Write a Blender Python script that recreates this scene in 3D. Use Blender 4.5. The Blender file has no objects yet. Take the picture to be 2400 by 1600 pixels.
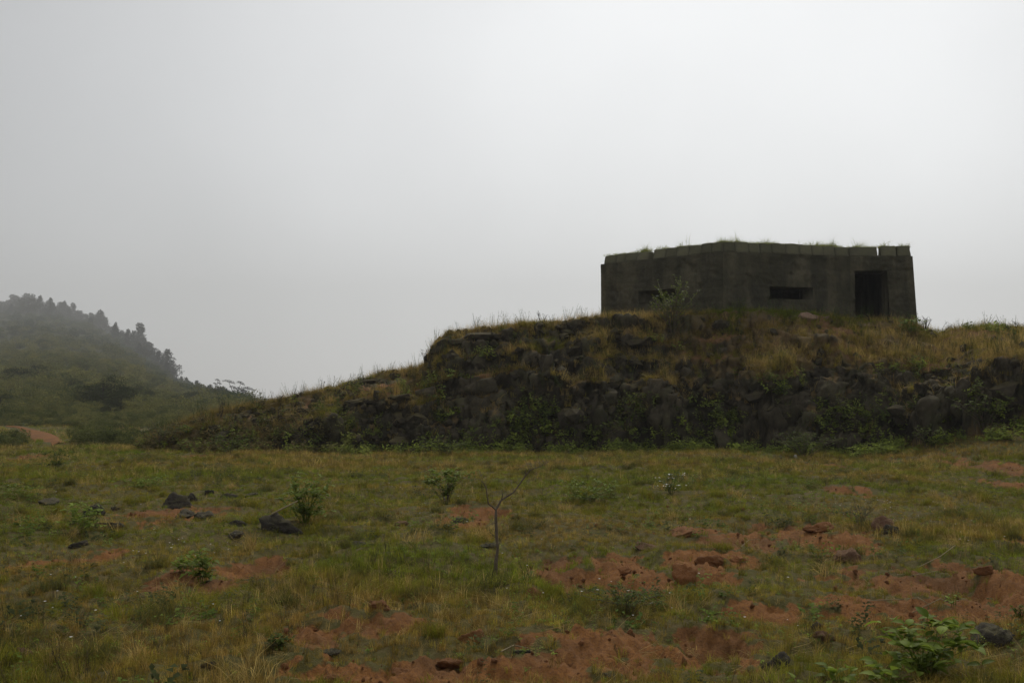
import bpy, math, random
import numpy as np
from mathutils import Vector, Matrix, Quaternion

random.seed(7)
RNG = np.random.default_rng(11)
R = math.radians
SC = bpy.context.scene
COL = SC.collection

# ------------------------------------------------------------------ camera
FPX, CU, CV = 2480.0, 1176.0, 784.0          # focal length and centre in photo pixels (2352 wide)
PITCH = math.atan(136.0 / FPX)
EYE = 1.6
cam_d = bpy.data.cameras.new('camera')
cam_d.sensor_width = 36.0
cam_d.lens = 36.0 * FPX / 2352.0
cam_d.clip_start = 0.1
cam_d.clip_end = 6000.0
cam = bpy.data.objects.new('camera', cam_d)
COL.objects.link(cam)
cam.location = (0, 0, EYE)
cam.rotation_euler = (math.pi / 2 + PITCH, 0, 0)
SC.camera = cam

# ------------------------------------------------------------------ sky, sun, exposure
SUN_AZ, SUN_EL = R(16), R(46)                # azimuth to the right of straight ahead
sun_dir = Vector((math.sin(SUN_AZ) * math.cos(SUN_EL), math.cos(SUN_AZ) * math.cos(SUN_EL), math.sin(SUN_EL)))
world = bpy.data.worlds.new('World')
SC.world = world
world.use_nodes = True
wn, wl = world.node_tree.nodes, world.node_tree.links
wn.clear()
w_out = wn.new('ShaderNodeOutputWorld')
w_bg = wn.new('ShaderNodeBackground')
w_bg.inputs['Strength'].default_value = 0.1
w_sky = wn.new('ShaderNodeTexSky')
w_sky.sky_type = 'NISHITA'
w_sky.sun_disc = False
w_sky.sun_elevation = SUN_EL
w_sky.sun_rotation = SUN_AZ
w_tc = wn.new('ShaderNodeTexCoord')
w_nm = wn.new('ShaderNodeVectorMath'); w_nm.operation = 'NORMALIZE'
w_dot = wn.new('ShaderNodeVectorMath'); w_dot.operation = 'DOT_PRODUCT'
GLOW_AZ, GLOW_EL = R(13), R(14)              # where the cloud in front of the sun is thinnest
w_dot.inputs[1].default_value = (math.sin(GLOW_AZ) * math.cos(GLOW_EL), math.cos(GLOW_AZ) * math.cos(GLOW_EL), math.sin(GLOW_EL))
w_ramp = wn.new('ShaderNodeValToRGB')
w_ramp.color_ramp.interpolation = 'B_SPLINE'
el = w_ramp.color_ramp.elements
el[0].position = 0.0; el[0].color = (0.37, 0.375, 0.38, 1)
el[1].position = 1.0; el[1].color = (0.86, 0.87, 0.872, 1)
for p, c in ((0.60, 0.385), (0.77, 0.43), (0.88, 0.57), (0.965, 0.75)):
    e = el.new(p); e.color = (c * 0.985, c * 0.995, c, 1)
w_noise = wn.new('ShaderNodeTexNoise')
w_noise.inputs['Scale'].default_value = 4.0
w_noise.inputs['Detail'].default_value = 3.0
w_noise.inputs['Roughness'].default_value = 0.45
w_nr = wn.new('ShaderNodeMapRange')
w_nr.inputs['To Min'].default_value = 9.0    # x10: the background strength is 0.1
w_nr.inputs['To Max'].default_value = 11.6
w_mul = wn.new('ShaderNodeVectorMath'); w_mul.operation = 'SCALE'
w_mix = wn.new('ShaderNodeMix'); w_mix.data_type = 'RGBA'
w_mix.inputs[0].default_value = 0.94
wl.new(w_tc.outputs['Generated'], w_nm.inputs[0])
wl.new(w_nm.outputs[0], w_dot.inputs[0])
wl.new(w_dot.outputs['Value'], w_ramp.inputs[0])
wl.new(w_nm.outputs[0], w_noise.inputs['Vector'])
wl.new(w_noise.outputs['Fac'], w_nr.inputs['Value'])
wl.new(w_ramp.outputs[0], w_mul.inputs[0])
wl.new(w_nr.outputs[0], w_mul.inputs['Scale'])
wl.new(w_sky.outputs[0], w_mix.inputs[6])
wl.new(w_mul.outputs[0], w_mix.inputs[7])
wl.new(w_mix.outputs[2], w_bg.inputs['Color'])
wl.new(w_bg.outputs[0], w_out.inputs['Surface'])

sun_l = bpy.data.lights.new('sun', 'SUN')
sun_l.energy = 1.5
sun_l.angle = R(11)
sun_l.color = (1.0, 0.93, 0.80)
sun = bpy.data.objects.new('sun', sun_l)
COL.objects.link(sun)
sun.location = (20, 60, 80)
sun.rotation_euler = sun_dir.to_track_quat('Z', 'Y').to_euler()

vs = SC.view_settings
vs.view_transform = 'Standard'
vs.look = 'None'
vs.exposure = 0.36
vs.gamma = 1.0
vs.use_curve_mapping = False
SC.cycles.use_denoising = True
SC.cycles.max_bounces = 5
SC.cycles.diffuse_bounces = 2
SC.cycles.volume_bounces = 0
SC.cycles.transmission_bounces = 2
SC.cycles.caustics_reflective = False
SC.cycles.caustics_refractive = False

# ------------------------------------------------------------------ noise
_P = np.random.default_rng(5).permutation(256)
_P = np.concatenate([_P, _P, _P]).astype(np.int64)
_G = np.random.default_rng(6).normal(size=(256, 3)); _G /= np.linalg.norm(_G, axis=1)[:, None]

def pnoise(x, y, z=0.0):
    x, y, z = np.broadcast_arrays(np.asarray(x, float), np.asarray(y, float), np.asarray(z, float))
    xi, yi, zi = np.floor(x), np.floor(y), np.floor(z)
    xf, yf, zf = x - xi, y - yi, z - zi
    xi, yi, zi = xi.astype(np.int64) & 255, yi.astype(np.int64) & 255, zi.astype(np.int64) & 255
    u, v, w = [t * t * t * (t * (t * 6 - 15) + 10) for t in (xf, yf, zf)]
    r = 0
    for dx in (0, 1):
        for dy in (0, 1):
            for dz in (0, 1):
                g = _G[_P[_P[_P[(xi + dx) & 255] + ((yi + dy) & 255)] + ((zi + dz) & 255)]]
                d = g[..., 0] * (xf - dx) + g[..., 1] * (yf - dy) + g[..., 2] * (zf - dz)
                r = r + d * (u if dx else 1 - u) * (v if dy else 1 - v) * (w if dz else 1 - w)
    return r * 1.5

def fbm(x, y, z=0.0, o=4, gain=0.5):
    r, a, f = 0, 1.0, 1.0
    for i in range(o):
        r = r + a * pnoise(np.asarray(x) * f + 17.3 * i, np.asarray(y) * f - 9.1 * i, np.asarray(z) * f + 4.7 * i)
        a *= gain; f *= 2.03
    return r

def worley(x, y, z):
    """distance to nearest and second nearest feature point, and a random value of the nearest cell"""
    x, y, z = np.broadcast_arrays(np.asarray(x, float), np.asarray(y, float), np.asarray(z, float))
    xi, yi, zi = np.floor(x).astype(np.int64), np.floor(y).astype(np.int64), np.floor(z).astype(np.int64)
    f1 = np.full(x.shape, 9.0); f2 = np.full(x.shape, 9.0); cid = np.zeros(x.shape)
    for dx in (-1, 0, 1):
        for dy in (-1, 0, 1):
            for dz in (-1, 0, 1):
                cx, cy, cz = xi + dx, yi + dy, zi + dz
                h = _P[_P[_P[cx & 255] + (cy & 255)] + (cz & 255)]
                j = _G[h] * 0.42
                d = np.sqrt((cx + .5 + j[..., 0] - x) ** 2 + (cy + .5 + j[..., 1] - y) ** 2 + (cz + .5 + j[..., 2] - z) ** 2)
                n = d < f1
                f2 = np.where(n, f1, np.minimum(f2, d)); cid = np.where(n, h / 255.0, cid); f1 = np.where(n, d, f1)
    return f1, f2, cid

def sstep(a, b, x):
    t = np.clip((np.asarray(x, float) - a) / (b - a), 0, 1)
    return t * t * (3 - 2 * t)

# ------------------------------------------------------------------ terrain shape
def ray(u, v):
    xc, yc = (u - CU) / FPX, (CV - v) / FPX
    den = math.cos(PITCH) - yc * math.sin(PITCH)
    return xc / den, (math.sin(PITCH) + yc * math.cos(PITCH)) / den      # dx/dy, dz/dy

def arr(pairs):
    p = np.array(pairs, float)
    return p[:, 0], p[:, 1]

def slope_of(v):
    """dz per metre of depth for a photo row"""
    yc = (CV - np.asarray(v, float)) / FPX
    return (math.sin(PITCH) + yc * math.cos(PITCH)) / (math.cos(PITCH) - yc * math.sin(PITCH))

# bare red soil: u, v, half width, half height (photo pixels), heap height (m, negative = scrape)
SOIL = [
    (860, 1432, 90, 20, .10), (765, 1470, 130, 24, .08), (900, 1450, 60, 16, .08),
    (1400, 1490, 170, 30, .13), (1010, 1545, 250, 26, .06), (1280, 1545, 330, 30, .05), (1600, 1472, 110, 24, -.26),
    (1395, 1312, 105, 30, .13), (1500, 1335, 60, 22, .06), (1330, 1340, 50, 14, .04),
    (1600, 1305, 60, 26, .08), (1680, 1285, 60, 14, .06),
    (1690, 1235, 130, 16, .06), (1865, 1228, 90, 26, .14), (1960, 1245, 70, 12, .05),
    (2090, 1330, 130, 26, .06), (2300, 1335, 110, 40, .12), (1980, 1388, 120, 22, .05), (2200, 1395, 160, 28, .06),
    (2205, 1342, 60, 28, -.34), (1760, 1395, 70, 14, .03),
    (392, 1338, 46, 22, .05), (580, 1312, 75, 20, -.16), (480, 1350, 60, 12, .03), (610, 1290, 40, 12, -.14),
    (225, 1268, 46, 13, .03), (80, 1290, 30, 10, .02), (1110, 1182, 66, 14, -.22), (1060, 1205, 50, 9, .02),
    (2310, 1085, 60, 20, .04), (2350, 1120, 40, 14, .04), (395, 1182, 95, 15, -.04), (1900, 1068, 40, 6, .02), (450, 1052, 40, 5, .02),
    (1590, 1560, 120, 12, .04), (2340, 1250, 30, 10, .03), (70, 1050, 30, 5, .03), (1960, 1130, 40, 7, .02),
]
SOILW = []
for (u, v, hw, hh, amp) in SOIL:
    a, s = ray(u, v)
    d = -EYE / s
    SOILW.append((a * d, d, 1.1 * hw * d / FPX, 1.15 * hh * d * d / (FPX * EYE), amp))

def soil_mask(x, y):
    x, y = np.asarray(x, float), np.asarray(y, float)
    m = np.zeros(x.shape); hgt = np.zeros(x.shape)
    wob = 0.55 * fbm(x * 1.7, y * 1.2, 3.0, 3) + 0.50 * fbm(x * 6, y * 6, 8.0, 3)
    holes = 1 - .75 * sstep(.22, .50, fbm(x * 2.4, y * 1.7, 9.0, 3))
    for (cx, cy, rx, ry, amp) in SOILW:
        near = (np.abs(x - cx) < 2 * rx) & (np.abs(y - cy) < 2 * ry)
        if not near.any():
            continue
        r = np.sqrt(((x - cx) / rx) ** 2 + ((y - cy) / ry) ** 2)
        k = 1 - sstep(0.90, 1.38, r + wob)
        k = np.where(near, k, 0) * holes
        m = np.maximum(m, k)
        hgt = hgt + .6 * amp * np.where(near, 1 - sstep(0.2, 1.15, r + 0.6 * wob), 0)
    return m, hgt

def meadow_z(x, y, fine=True):
    x, y = np.asarray(x, float), np.asarray(y, float)
    far = 1 - sstep(45, 70, y)
    z = far * (0.09 * fbm(x * .16, y * .16, 1.0, 2) + 0.075 * fbm(x * .75, y * .75, 2.0, 2) + .075 * np.abs(fbm(x * 1.5, y * 1.5, 2.5, 2)))
    z = z + 1.35 * sstep(9.5, 16.5, x) * sstep(21, 31, y)            # bank rising at the right
    z = z + 0.10 * np.exp(-((x - 6.0) / 2.2) ** 2 - ((y - 31.0) / 1.6) ** 2)
    if fine:
        m, h = soil_mask(x, y)
        lum = fbm(x * 4.5, y * 4.5, 5.0, 4, .55)
        f1, f2, c = worley(x * 3.2 + .3 * lum, y * 3.2, 0.5)
        lump = np.clip(.55 - f1, 0, 1) * c
        z = z + h + m * (0.05 * lum + 0.05 * lump + .04 * fbm(x * 14, y * 14, 6.0, 2) - 0.04) + (1 - m) * 0.03 * fbm(x * 3.3, y * 3.3, 7.0, 3)
    return z

# mound: azimuth control points in photo columns
B_u, B_y = arr([(-1500, 36), (300, 33.6), (450, 33.0), (700, 33.4), (1000, 33.1), (1300, 33.0), (1700, 33.6), (1850, 32.2), (2050, 31.6), (2200, 31.0), (2300, 29.8), (2500, 28.0), (3600, 26)])
L_u, L_v = arr([(-1500, 1080), (300, 1035), (360, 1005), (450, 975), (560, 958), (700, 948), (760, 935), (800, 915), (900, 905), (985, 925), (1080, 905), (1200, 885), (1400, 870), (1700, 858), (1850, 850), (2150, 852), (2200, 842), (2260, 815), (2352, 805), (3600, 800)])
C_u, C_v = arr([(-1500, 1060), (300, 1034), (400, 990), (470, 957), (560, 940), (610, 932), (680, 915), (760, 897), (830, 878), (880, 862), (960, 849), (975, 842), (1000, 792), (1030, 770), (1100, 760), (1200, 748), (1290, 742), (1380, 730), (1500, 726), (1620, 721), (1720, 716), (1850, 724), (1960, 737), (2060, 741), (2110, 755), (2150, 768), (2200, 756), (2260, 752), (2352, 760), (3600, 770)])
Y_u, Y_y = arr([(-1500, 38), (300, 35.2), (600, 36.2), (960, 37.0), (1030, 36.8), (1380, 37.0), (1660, 37.0), (2100, 37.6), (2352, 36.5), (3600, 34)])

def mound_parts(x, y):
    x, y = np.asarray(x, float), np.asarray(y, float)
    a = x / y
    u = CU + FPX * a * 0.994
    n1 = fbm(x * .35, y * .2, 11.0, 3)
    n2 = fbm(x * 1.3, y * .6, 12.0, 3)
    yb = np.interp(u, B_u, B_y) + .75 * n1 + .40 * n2
    yc = np.interp(u, Y_u, Y_y) + .25 * n2
    w1 = 1.25 + 1.1 * n1 + .5 * n2
    yl = yb + np.clip(w1, .4, 2.7)
    zl = EYE + slope_of(np.interp(u, L_u, L_v)) * yl + .30 * n1 + .18 * n2 - .12
    zc = EYE + slope_of(np.interp(u, C_u, C_v)) * yc + .03 * n2
    zb = meadow_z(x, y, False) - .05
    zl = np.minimum(np.maximum(zl, zb), np.maximum(zc - .05, zb))
    t1 = np.clip((y - yb) / (yl - yb), 0, 1)
    t2 = np.clip((y - yl) / (yc - yl), 0, 1)
    # rocky ledge on the left shoulder and small steps elsewhere
    left = sstep(940, 1010, u) * (1 - sstep(1500, 1680, u))
    st = t2 * 3 + .8 * fbm(x * .5, y * .35, 14.0, 2)
    stepped = (np.floor(st) + sstep(.15, .75, st - np.floor(st)) - .8 * fbm(x * .5, y * .35, 14.0, 2)) / 3
    t2s = np.clip(t2 + (stepped - t2) * (.75 * left + .35 * (1 - left)), 0, 1)
    t2s = np.where(t2 <= 0, 0, np.where(t2 >= 1, 1, t2s))
    z = zb + (zl - zb) * (t1 ** .62) + (zc - zl) * t2s
    z = np.where(y > yc, zc - .03 * (y - yc), z)
    z = z - sstep(47, 75, y) * 7.0
    z = np.where(y < yb, zb - .25 * sstep(0, .6, yb - y), z)
    return z, t1, t2, zl - zb, u

def mound_z(x, y):
    return mound_parts(x, y)[0]

# misty hill on the left
D_u, D_d = arr([(-2600, 1560), (-600, 1540), (0, 1420), (200, 1180), (300, 950), (370, 760), (420, 600), (470, 420), (545, 260), (620, 190), (900, 170), (5000, 220)])
S_u, S_v = arr([(-2600, 600), (-900, 640), (-300, 690), (0, 738), (100, 742), (200, 766), (290, 806), (350, 850), (400, 886), (440, 901), (520, 915), (590, 932), (660, 955), (900, 975), (5000, 960)])

def hill_z(x, y):
    x, y = np.asarray(x, float), np.asarray(y, float)
    u = CU + FPX * x / y * 0.994
    d = np.interp(u, D_u, D_d)
    zr = EYE + slope_of(np.interp(u, S_u, S_v)) * d
    t = np.clip((y - 58) / (d - 58), 0, 1.6)
    pr = np.where(t < 1, .45 * t + .55 * sstep(0, 1, t), 1 - .8 * (t - 1))
    z = zr * pr
    z = z + sstep(60, 100, y) * (.006 * y) * fbm(x * .015, y * .015, 21.0, 4) * np.clip(t * 3, 0, 1)
    return z + (1 - sstep(58, 75, y)) * 0

def ground_z(x, y):
    """what one stands on anywhere"""
    x, y = np.asarray(x, float), np.asarray(y, float)
    z = np.where(y < 60, meadow_z(x, y, False), hill_z(x, y))
    m = mound_z(x, y)
    return np.where((y > 28) & (y < 75) & (m > z), m, z)

_YS = np.concatenate([np.arange(3.5, 60, .03), np.geomspace(60, 1900, 1900)])
def hit(u, v):
    """the ground point seen in a photo pixel"""
    a, s = ray(u, v)
    z = ground_z(a * _YS, _YS)
    k = np.nonzero(EYE + s * _YS <= z)[0]
    i = k[0] if len(k) else int(np.argmin(EYE + s * _YS - z))
    y = _YS[i]
    return Vector((a * y, y, float(z[i])))

# ------------------------------------------------------------------ mesh helpers
def link(name, me, mat=None, parent=None):
    o = bpy.data.objects.new(name, me)
    COL.objects.link(o)
    if mat is not None:
        me.materials.append(mat)
    if parent is not None:
        o.parent = parent
    return o

def mesh_np(name, V, F, smooth=True, attrs=None):
    """V (n,3); F list of arrays with 3 or 4 columns"""
    V = np.asarray(V, np.float32)
    if isinstance(F, np.ndarray):
        F = [F]
    F = [np.asarray(f, np.int32) for f in F if len(f)]
    me = bpy.data.meshes.new(name)
    me.vertices.add(len(V))
    me.vertices.foreach_set('co', V.ravel())
    nl = sum(f.size for f in F)
    me.loops.add(nl)
    me.loops.foreach_set('vertex_index', np.concatenate([f.ravel() for f in F]))
    npoly = sum(len(f) for f in F)
    me.polygons.add(npoly)
    tot = np.concatenate([np.full(len(f), f.shape[1], np.int32) for f in F])
    st = np.concatenate([[0], np.cumsum(tot)[:-1]]).astype(np.int32)
    me.polygons.foreach_set('loop_start', st)
    me.polygons.foreach_set('loop_total', tot)
    if smooth:
        me.polygons.foreach_set('use_smooth', np.ones(npoly, bool))
    for k, val in (attrs or {}).items():
        at = me.attributes.new(k, 'FLOAT', 'POINT')
        at.data.foreach_set('value', np.asarray(val, np.float32).ravel())
    me.update(calc_edges=True)
    return me

def grid_faces(nr, nc):
    i = np.arange(nr * nc).reshape(nr, nc)
    return np.stack([i[:-1, :-1], i[:-1, 1:], i[1:, 1:], i[1:, :-1]], -1).reshape(-1, 4)

def tag(o, label=None, cat=None, group=None, kind=None):
    if label: o['label'] = label
    if cat: o['category'] = cat
    if group: o['group'] = group
    if kind: o['kind'] = kind
    return o

def empty(name, loc, rz=0.0):
    o = bpy.data.objects.new(name, None)
    COL.objects.link(o)
    o.location = loc
    o.rotation_euler = (0, 0, rz)
    o.empty_display_size = .2
    return o

class Geo:
    """collects tubes, leaves and boxes into one mesh"""
    def __init__(self):
        self.V, self.T, self.Q, self.A, self.n = [], [], [], [], 0
    def add(self, V, T=(), Q=(), val=0.5):
        V = np.asarray(V, float)
        if len(T): self.T.append(np.asarray(T, np.int64) + self.n)
        if len(Q): self.Q.append(np.asarray(Q, np.int64) + self.n)
        self.V.append(V); self.A.append(np.full(len(V), val)); self.n += len(V)
    def tube(self, pts, radii, sides=5, val=0.5):
        pts = [Vector(p) for p in pts]
        V, Q = [], []
        for i, p in enumerate(pts):
            d = (pts[min(i + 1, len(pts) - 1)] - pts[max(i - 1, 0)]).normalized()
            a = d.orthogonal().normalized() if abs(d.z) > .99 else d.cross(Vector((0, 0, 1))).normalized()
            b = d.cross(a)
            for k in range(sides):
                t = 2 * math.pi * k / sides
                V.append(p + (a * math.cos(t) + b * math.sin(t)) * radii[i])
        for i in range(len(pts) - 1):
            for k in range(sides):
                k2 = (k + 1) % sides
                Q.append((i * sides + k, i * sides + k2, (i + 1) * sides + k2, (i + 1) * sides + k))
        V.append(pts[-1]); m = len(V) - 1
        T = [((len(pts) - 1) * sides + k, (len(pts) - 1) * sides + (k + 1) % sides, m) for k in range(sides)]
        self.add([tuple(v) for v in V], T, Q, val)
    def leaf(self, p, d, up, L, W, val=0.5, droop=.25):
        d = Vector(d).normalized(); up = Vector(up)
        s = d.cross(up)
        if s.length < 1e-4: s = d.orthogonal()
        s.normalize(); n = s.cross(d).normalized()
        p = Vector(p)
        m = p + d * (L * .48) + n * (L * .02)
        t = p + d * (L * .97) - n * (L * droop)
        l = p + d * (L * .42) + s * (W * .5) + n * (W * .16)
        r = p + d * (L * .42) - s * (W * .5) + n * (W * .16)
        self.add([tuple(v) for v in (p, l, m, r, t)], [(0, 2, 1), (0, 3, 2), (1, 2, 4), (2, 3, 4)], (), val)
    def build(self, name, mat, parent=None, smooth=True):
        V = np.concatenate(self.V)
        F = []
        if self.T: F.append(np.concatenate(self.T))
        if self.Q: F.append(np.concatenate(self.Q))
        me = mesh_np(name, V, F, smooth, {'vary': np.concatenate(self.A)})
        return link(name, me, mat, parent)

# ------------------------------------------------------------------ materials
def new_mat(name):
    m = bpy.data.materials.new(name)
    m.use_nodes = True
    n = m.node_tree.nodes; n.clear()
    out = n.new('ShaderNodeOutputMaterial')
    return m, n, m.node_tree.links, out

def n_noise(n, l, scale, detail=4, rough=.55, coord=None):
    t = n.new('ShaderNodeTexNoise')
    t.inputs['Scale'].default_value = scale
    t.inputs['Detail'].default_value = detail
    t.inputs['Roughness'].default_value = rough
    if coord is not None:
        l.new(coord, t.inputs['Vector'])
    return t.outputs['Fac']

def n_range(n, l, val, a, b, c=0., d=1.):
    t = n.new('ShaderNodeMapRange')
    t.inputs['From Min'].default_value = a; t.inputs['From Max'].default_value = b
    t.inputs['To Min'].default_value = c; t.inputs['To Max'].default_value = d
    l.new(val, t.inputs['Value'])
    return t.outputs[0]

def n_mix(n, l, fac, a, b, blend='MIX'):
    t = n.new('ShaderNodeMix'); t.data_type = 'RGBA'; t.blend_type = blend
    for s, v in ((0, fac), (6, a), (7, b)):
        if isinstance(v, (int, float)):
            t.inputs[s].default_value = v
        elif isinstance(v, tuple):
            t.inputs[s].default_value = (*v, 1)
        else:
            l.new(v, t.inputs[s])
    return t.outputs[2]

def n_math(n, l, op, a, b=0.0):
    t = n.new('ShaderNodeMath'); t.operation = op
    for s, v in ((0, a), (1, b)):
        if isinstance(v, (int, float)): t.inputs[s].default_value = v
        else: l.new(v, t.inputs[s])
    return t.outputs[0]

def n_attr(n, name, kind='GEOMETRY'):
    t = n.new('ShaderNodeAttribute'); t.attribute_name = name; t.attribute_type = kind
    return t

def n_bump(n, l, h, strength=.5, dist=.02):
    t = n.new('ShaderNodeBump')
    t.inputs['Strength'].default_value = strength; t.inputs['Distance'].default_value = dist
    l.new(h, t.inputs['Height'])
    return t.outputs[0]

def n_bsdf(n, l, out, col, rough=.9, normal=None, spec=.2):
    b = n.new('ShaderNodeBsdfPrincipled')
    if isinstance(col, tuple): b.inputs['Base Color'].default_value = (*col, 1)
    else: l.new(col, b.inputs['Base Color'])
    b.inputs['Roughness'].default_value = rough
    b.inputs['Specular IOR Level'].default_value = spec
    if normal is not None: l.new(normal, b.inputs['Normal'])
    l.new(b.outputs[0], out.inputs['Surface'])
    return b

def m_ground():
    m, n, l, out = new_mat('meadow_earth')
    g = n.new('ShaderNodeNewGeometry').outputs['Position']
    soil = n_attr(n, 'soil').outputs['Fac']
    n1 = n_noise(n, l, .7, 5, .6, g); n2 = n_noise(n, l, 9, 5, .65, g); n3 = n_noise(n, l, 45, 4, .7, g)
    turf = n_mix(n, l, n_range(n, l, n1, .35, .65), (.090, .076, .024), (.115, .080, .034))
    turf = n_mix(n, l, n_range(n, l, n2, .3, .7), turf, (.066, .066, .018))
    turf = n_mix(n, l, n_range(n, l, n3, .45, .75, 0, .6), turf, (.13, .105, .055))
    red = n_mix(n, l, n_range(n, l, n2, .3, .7), (.175, .075, .022), (.240, .110, .036))
    red = n_mix(n, l, n_range(n, l, n3, .45, .7, 0, .8), red, (.085, .040, .024))
    red = n_mix(n, l, n_range(n, l, n1, .47, .62, 0, .75), red, (.105, .055, .025))
    f = n_range(n, l, n_math(n, l, 'ADD', soil, n_math(n, l, 'MULTIPLY', n_math(n, l, 'SUBTRACT', n2, .5), .9)), .35, .6)
    c = n_mix(n, l, f, turf, red)
    h = n_math(n, l, 'ADD', n2, n_math(n, l, 'MULTIPLY', n3, .6))
    n_bsdf(n, l, out, c, .95, n_bump(n, l, h, .8, .03), .1)
    return m

def m_hill():
    m, n, l, out = new_mat('hillside_scrub')
    g = n.new('ShaderNodeNewGeometry').outputs['Position']
    soil = n_attr(n, 'soil').outputs['Fac']
    n1 = n_noise(n, l, .05, 5, .6, g); n2 = n_noise(n, l, .6, 5, .7, g)
    c = n_mix(n, l, n_range(n, l, n1, .35, .65), (.040, .044, .017), (.062, .058, .023))
    c = n_mix(n, l, n_range(n, l, n2, .4, .7), c, (.030, .042, .018))
    c = n_mix(n, l, soil, c, (.26, .105, .052))
    n_bsdf(n, l, out, c, .95, n_bump(n, l, n2, .8, .5), .05)
    return m

def m_mound():
    m, n, l, out = new_mat('mound_rock_and_earth')
    g = n.new('ShaderNodeNewGeometry').outputs['Position']
    rock = n_attr(n, 'rock').outputs['Fac']; red = n_attr(n, 'soil').outputs['Fac']
    n1 = n_noise(n, l, 1.1, 5, .6, g); n2 = n_noise(n, l, 6, 6, .65, g); n3 = n_noise(n, l, 30, 4, .7, g)
    earth = n_mix(n, l, n_range(n, l, n1, .35, .65), (.135, .090, .040), (.100, .080, .028))
    earth = n_mix(n, l, n_range(n, l, n2, .4, .7), earth, (.15, .10, .052))
    earth = n_mix(n, l, red, earth, (.21, .088, .045))
    st = n_mix(n, l, n_range(n, l, n2, .3, .7), (.032, .027, .018), (.062, .051, .033))
    st = n_mix(n, l, n_range(n, l, n1, .48, .66, 0, .8), st, (.058, .056, .028))
    st = n_mix(n, l, n_range(n, l, n3, .58, .8, 0, .5), st, (.10, .088, .062))
    cell = n_attr(n, 'cell').outputs['Fac']
    hs = n.new('ShaderNodeHueSaturation'); l.new(st, hs.inputs['Color']); l.new(n_range(n, l, cell, .2, .8, .6, 1.7), hs.inputs['Value']); st = hs.outputs[0]
    f = n_range(n, l, n_math(n, l, 'ADD', rock, n_math(n, l, 'MULTIPLY', n_math(n, l, 'SUBTRACT', n2, .5), .8)), .35, .65)
    c = n_mix(n, l, f, earth, st)
    h = n_math(n, l, 'ADD', n2, n_math(n, l, 'MULTIPLY', n3, .5))
    n_bsdf(n, l, out, c, .93, n_bump(n, l, h, .9, .06), .15)
    return m

def m_stone(name, a, b, moss, mossy=.5, scale=5.0, speck=None):
    m, n, l, out = new_mat(name)
    tc = n.new('ShaderNodeTexCoord').outputs['Object']
    oi = n.new('ShaderNodeObjectInfo').outputs['Random']
    geo = n.new('ShaderNodeNewGeometry')
    n1 = n_noise(n, l, scale * .35, 4, .6, tc); n2 = n_noise(n, l, scale, 6, .65, tc); n3 = n_noise(n, l, scale * 6, 4, .7, tc)
    c = n_mix(n, l, n_range(n, l, n2, .3, .7), a, b)
    c = n_mix(n, l, n_range(n, l, n3, .6, .8, 0, .6), c, speck or tuple(min(1, 2 * q) for q in b))
    sx = n.new('ShaderNodeSeparateXYZ'); l.new(geo.outputs['Normal'], sx.inputs[0])
    up = n_range(n, l, n_math(n, l, 'ADD', sx.outputs[2], n_math(n, l, 'MULTIPLY', n_math(n, l, 'SUBTRACT', n1, .5), 2.2)), .35, 1.1, 0, mossy)
    c = n_mix(n, l, up, c, moss)
    br = n_range(n, l, oi, 0, 1, .75, 1.25)
    hsv = n.new('ShaderNodeHueSaturation'); l.new(c, hsv.inputs['Color']); l.new(br, hsv.inputs['Value'])
    h = n_math(n, l, 'ADD', n2, n_math(n, l, 'MULTIPLY', n3, .4))
    n_bsdf(n, l, out, hsv.outputs[0], .93, n_bump(n, l, h, .8, .03), .15)
    return m

def m_concrete():
    m, n, l, out = new_mat('weathered_concrete')
    g = n.new('ShaderNodeNewGeometry')
    pos = g.outputs['Position']
    mp = n.new('ShaderNodeMapping'); mp.inputs['Scale'].default_value = (2.2, 2.2, .35); l.new(pos, mp.inputs['Vector'])
    mh = n.new('ShaderNodeMapping'); mh.inputs['Scale'].default_value = (.25, .25, 3.2); l.new(pos, mh.inputs['Vector'])
    n1 = n_noise(n, l, .8, 5, .6, pos); st = n_noise(n, l, 1.0, 5, .6, mp.outputs[0]); ly = n_noise(n, l, 1.0, 3, .5, mh.outputs[0])
    n2 = n_noise(n, l, 7, 6, .65, pos); n3 = n_noise(n, l, 40, 3, .7, pos)
    c = n_mix(n, l, n_range(n, l, n1, .38, .60), (.062, .056, .036), (.132, .116, .076))
    c = n_mix(n, l, n_range(n, l, st, .45, .62, 0, .85), c, (.042, .039, .029))
    c = n_mix(n, l, n_range(n, l, ly, .5, .75, 0, .25), c, (.13, .112, .082))
    c = n_mix(n, l, n_range(n, l, n2, .48, .68, 0, .7), c, (.080, .078, .046))
    c = n_mix(n, l, n_range(n, l, n_attr(n, 'stain_shade').outputs['Fac'], 0, 1, 0, .75), c, (.036, .035, .024))
    c = n_mix(n, l, n_range(n, l, n3, .66, .8, 0, .6), c, (.20, .18, .14))
    h = n_math(n, l, 'ADD', n_math(n, l, 'MULTIPLY', n2, 1.0), n_math(n, l, 'ADD', n_math(n, l, 'MULTIPLY', ly, .3), n_math(n, l, 'MULTIPLY', n3, .25)))
    n_bsdf(n, l, out, c, .92, n_bump(n, l, h, .9, .06), .1)
    return m

def m_plain(name, a, b, scale=8.0, rough=.9):
    m, n, l, out = new_mat(name)
    tc = n.new('ShaderNodeTexCoord').outputs['Object']
    n2 = n_noise(n, l, scale, 5, .65, tc)
    n_bsdf(n, l, out, n_mix(n, l, n_range(n, l, n2, .3, .7), a, b), rough, n_bump(n, l, n2, .5, .01), .15)
    return m

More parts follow.
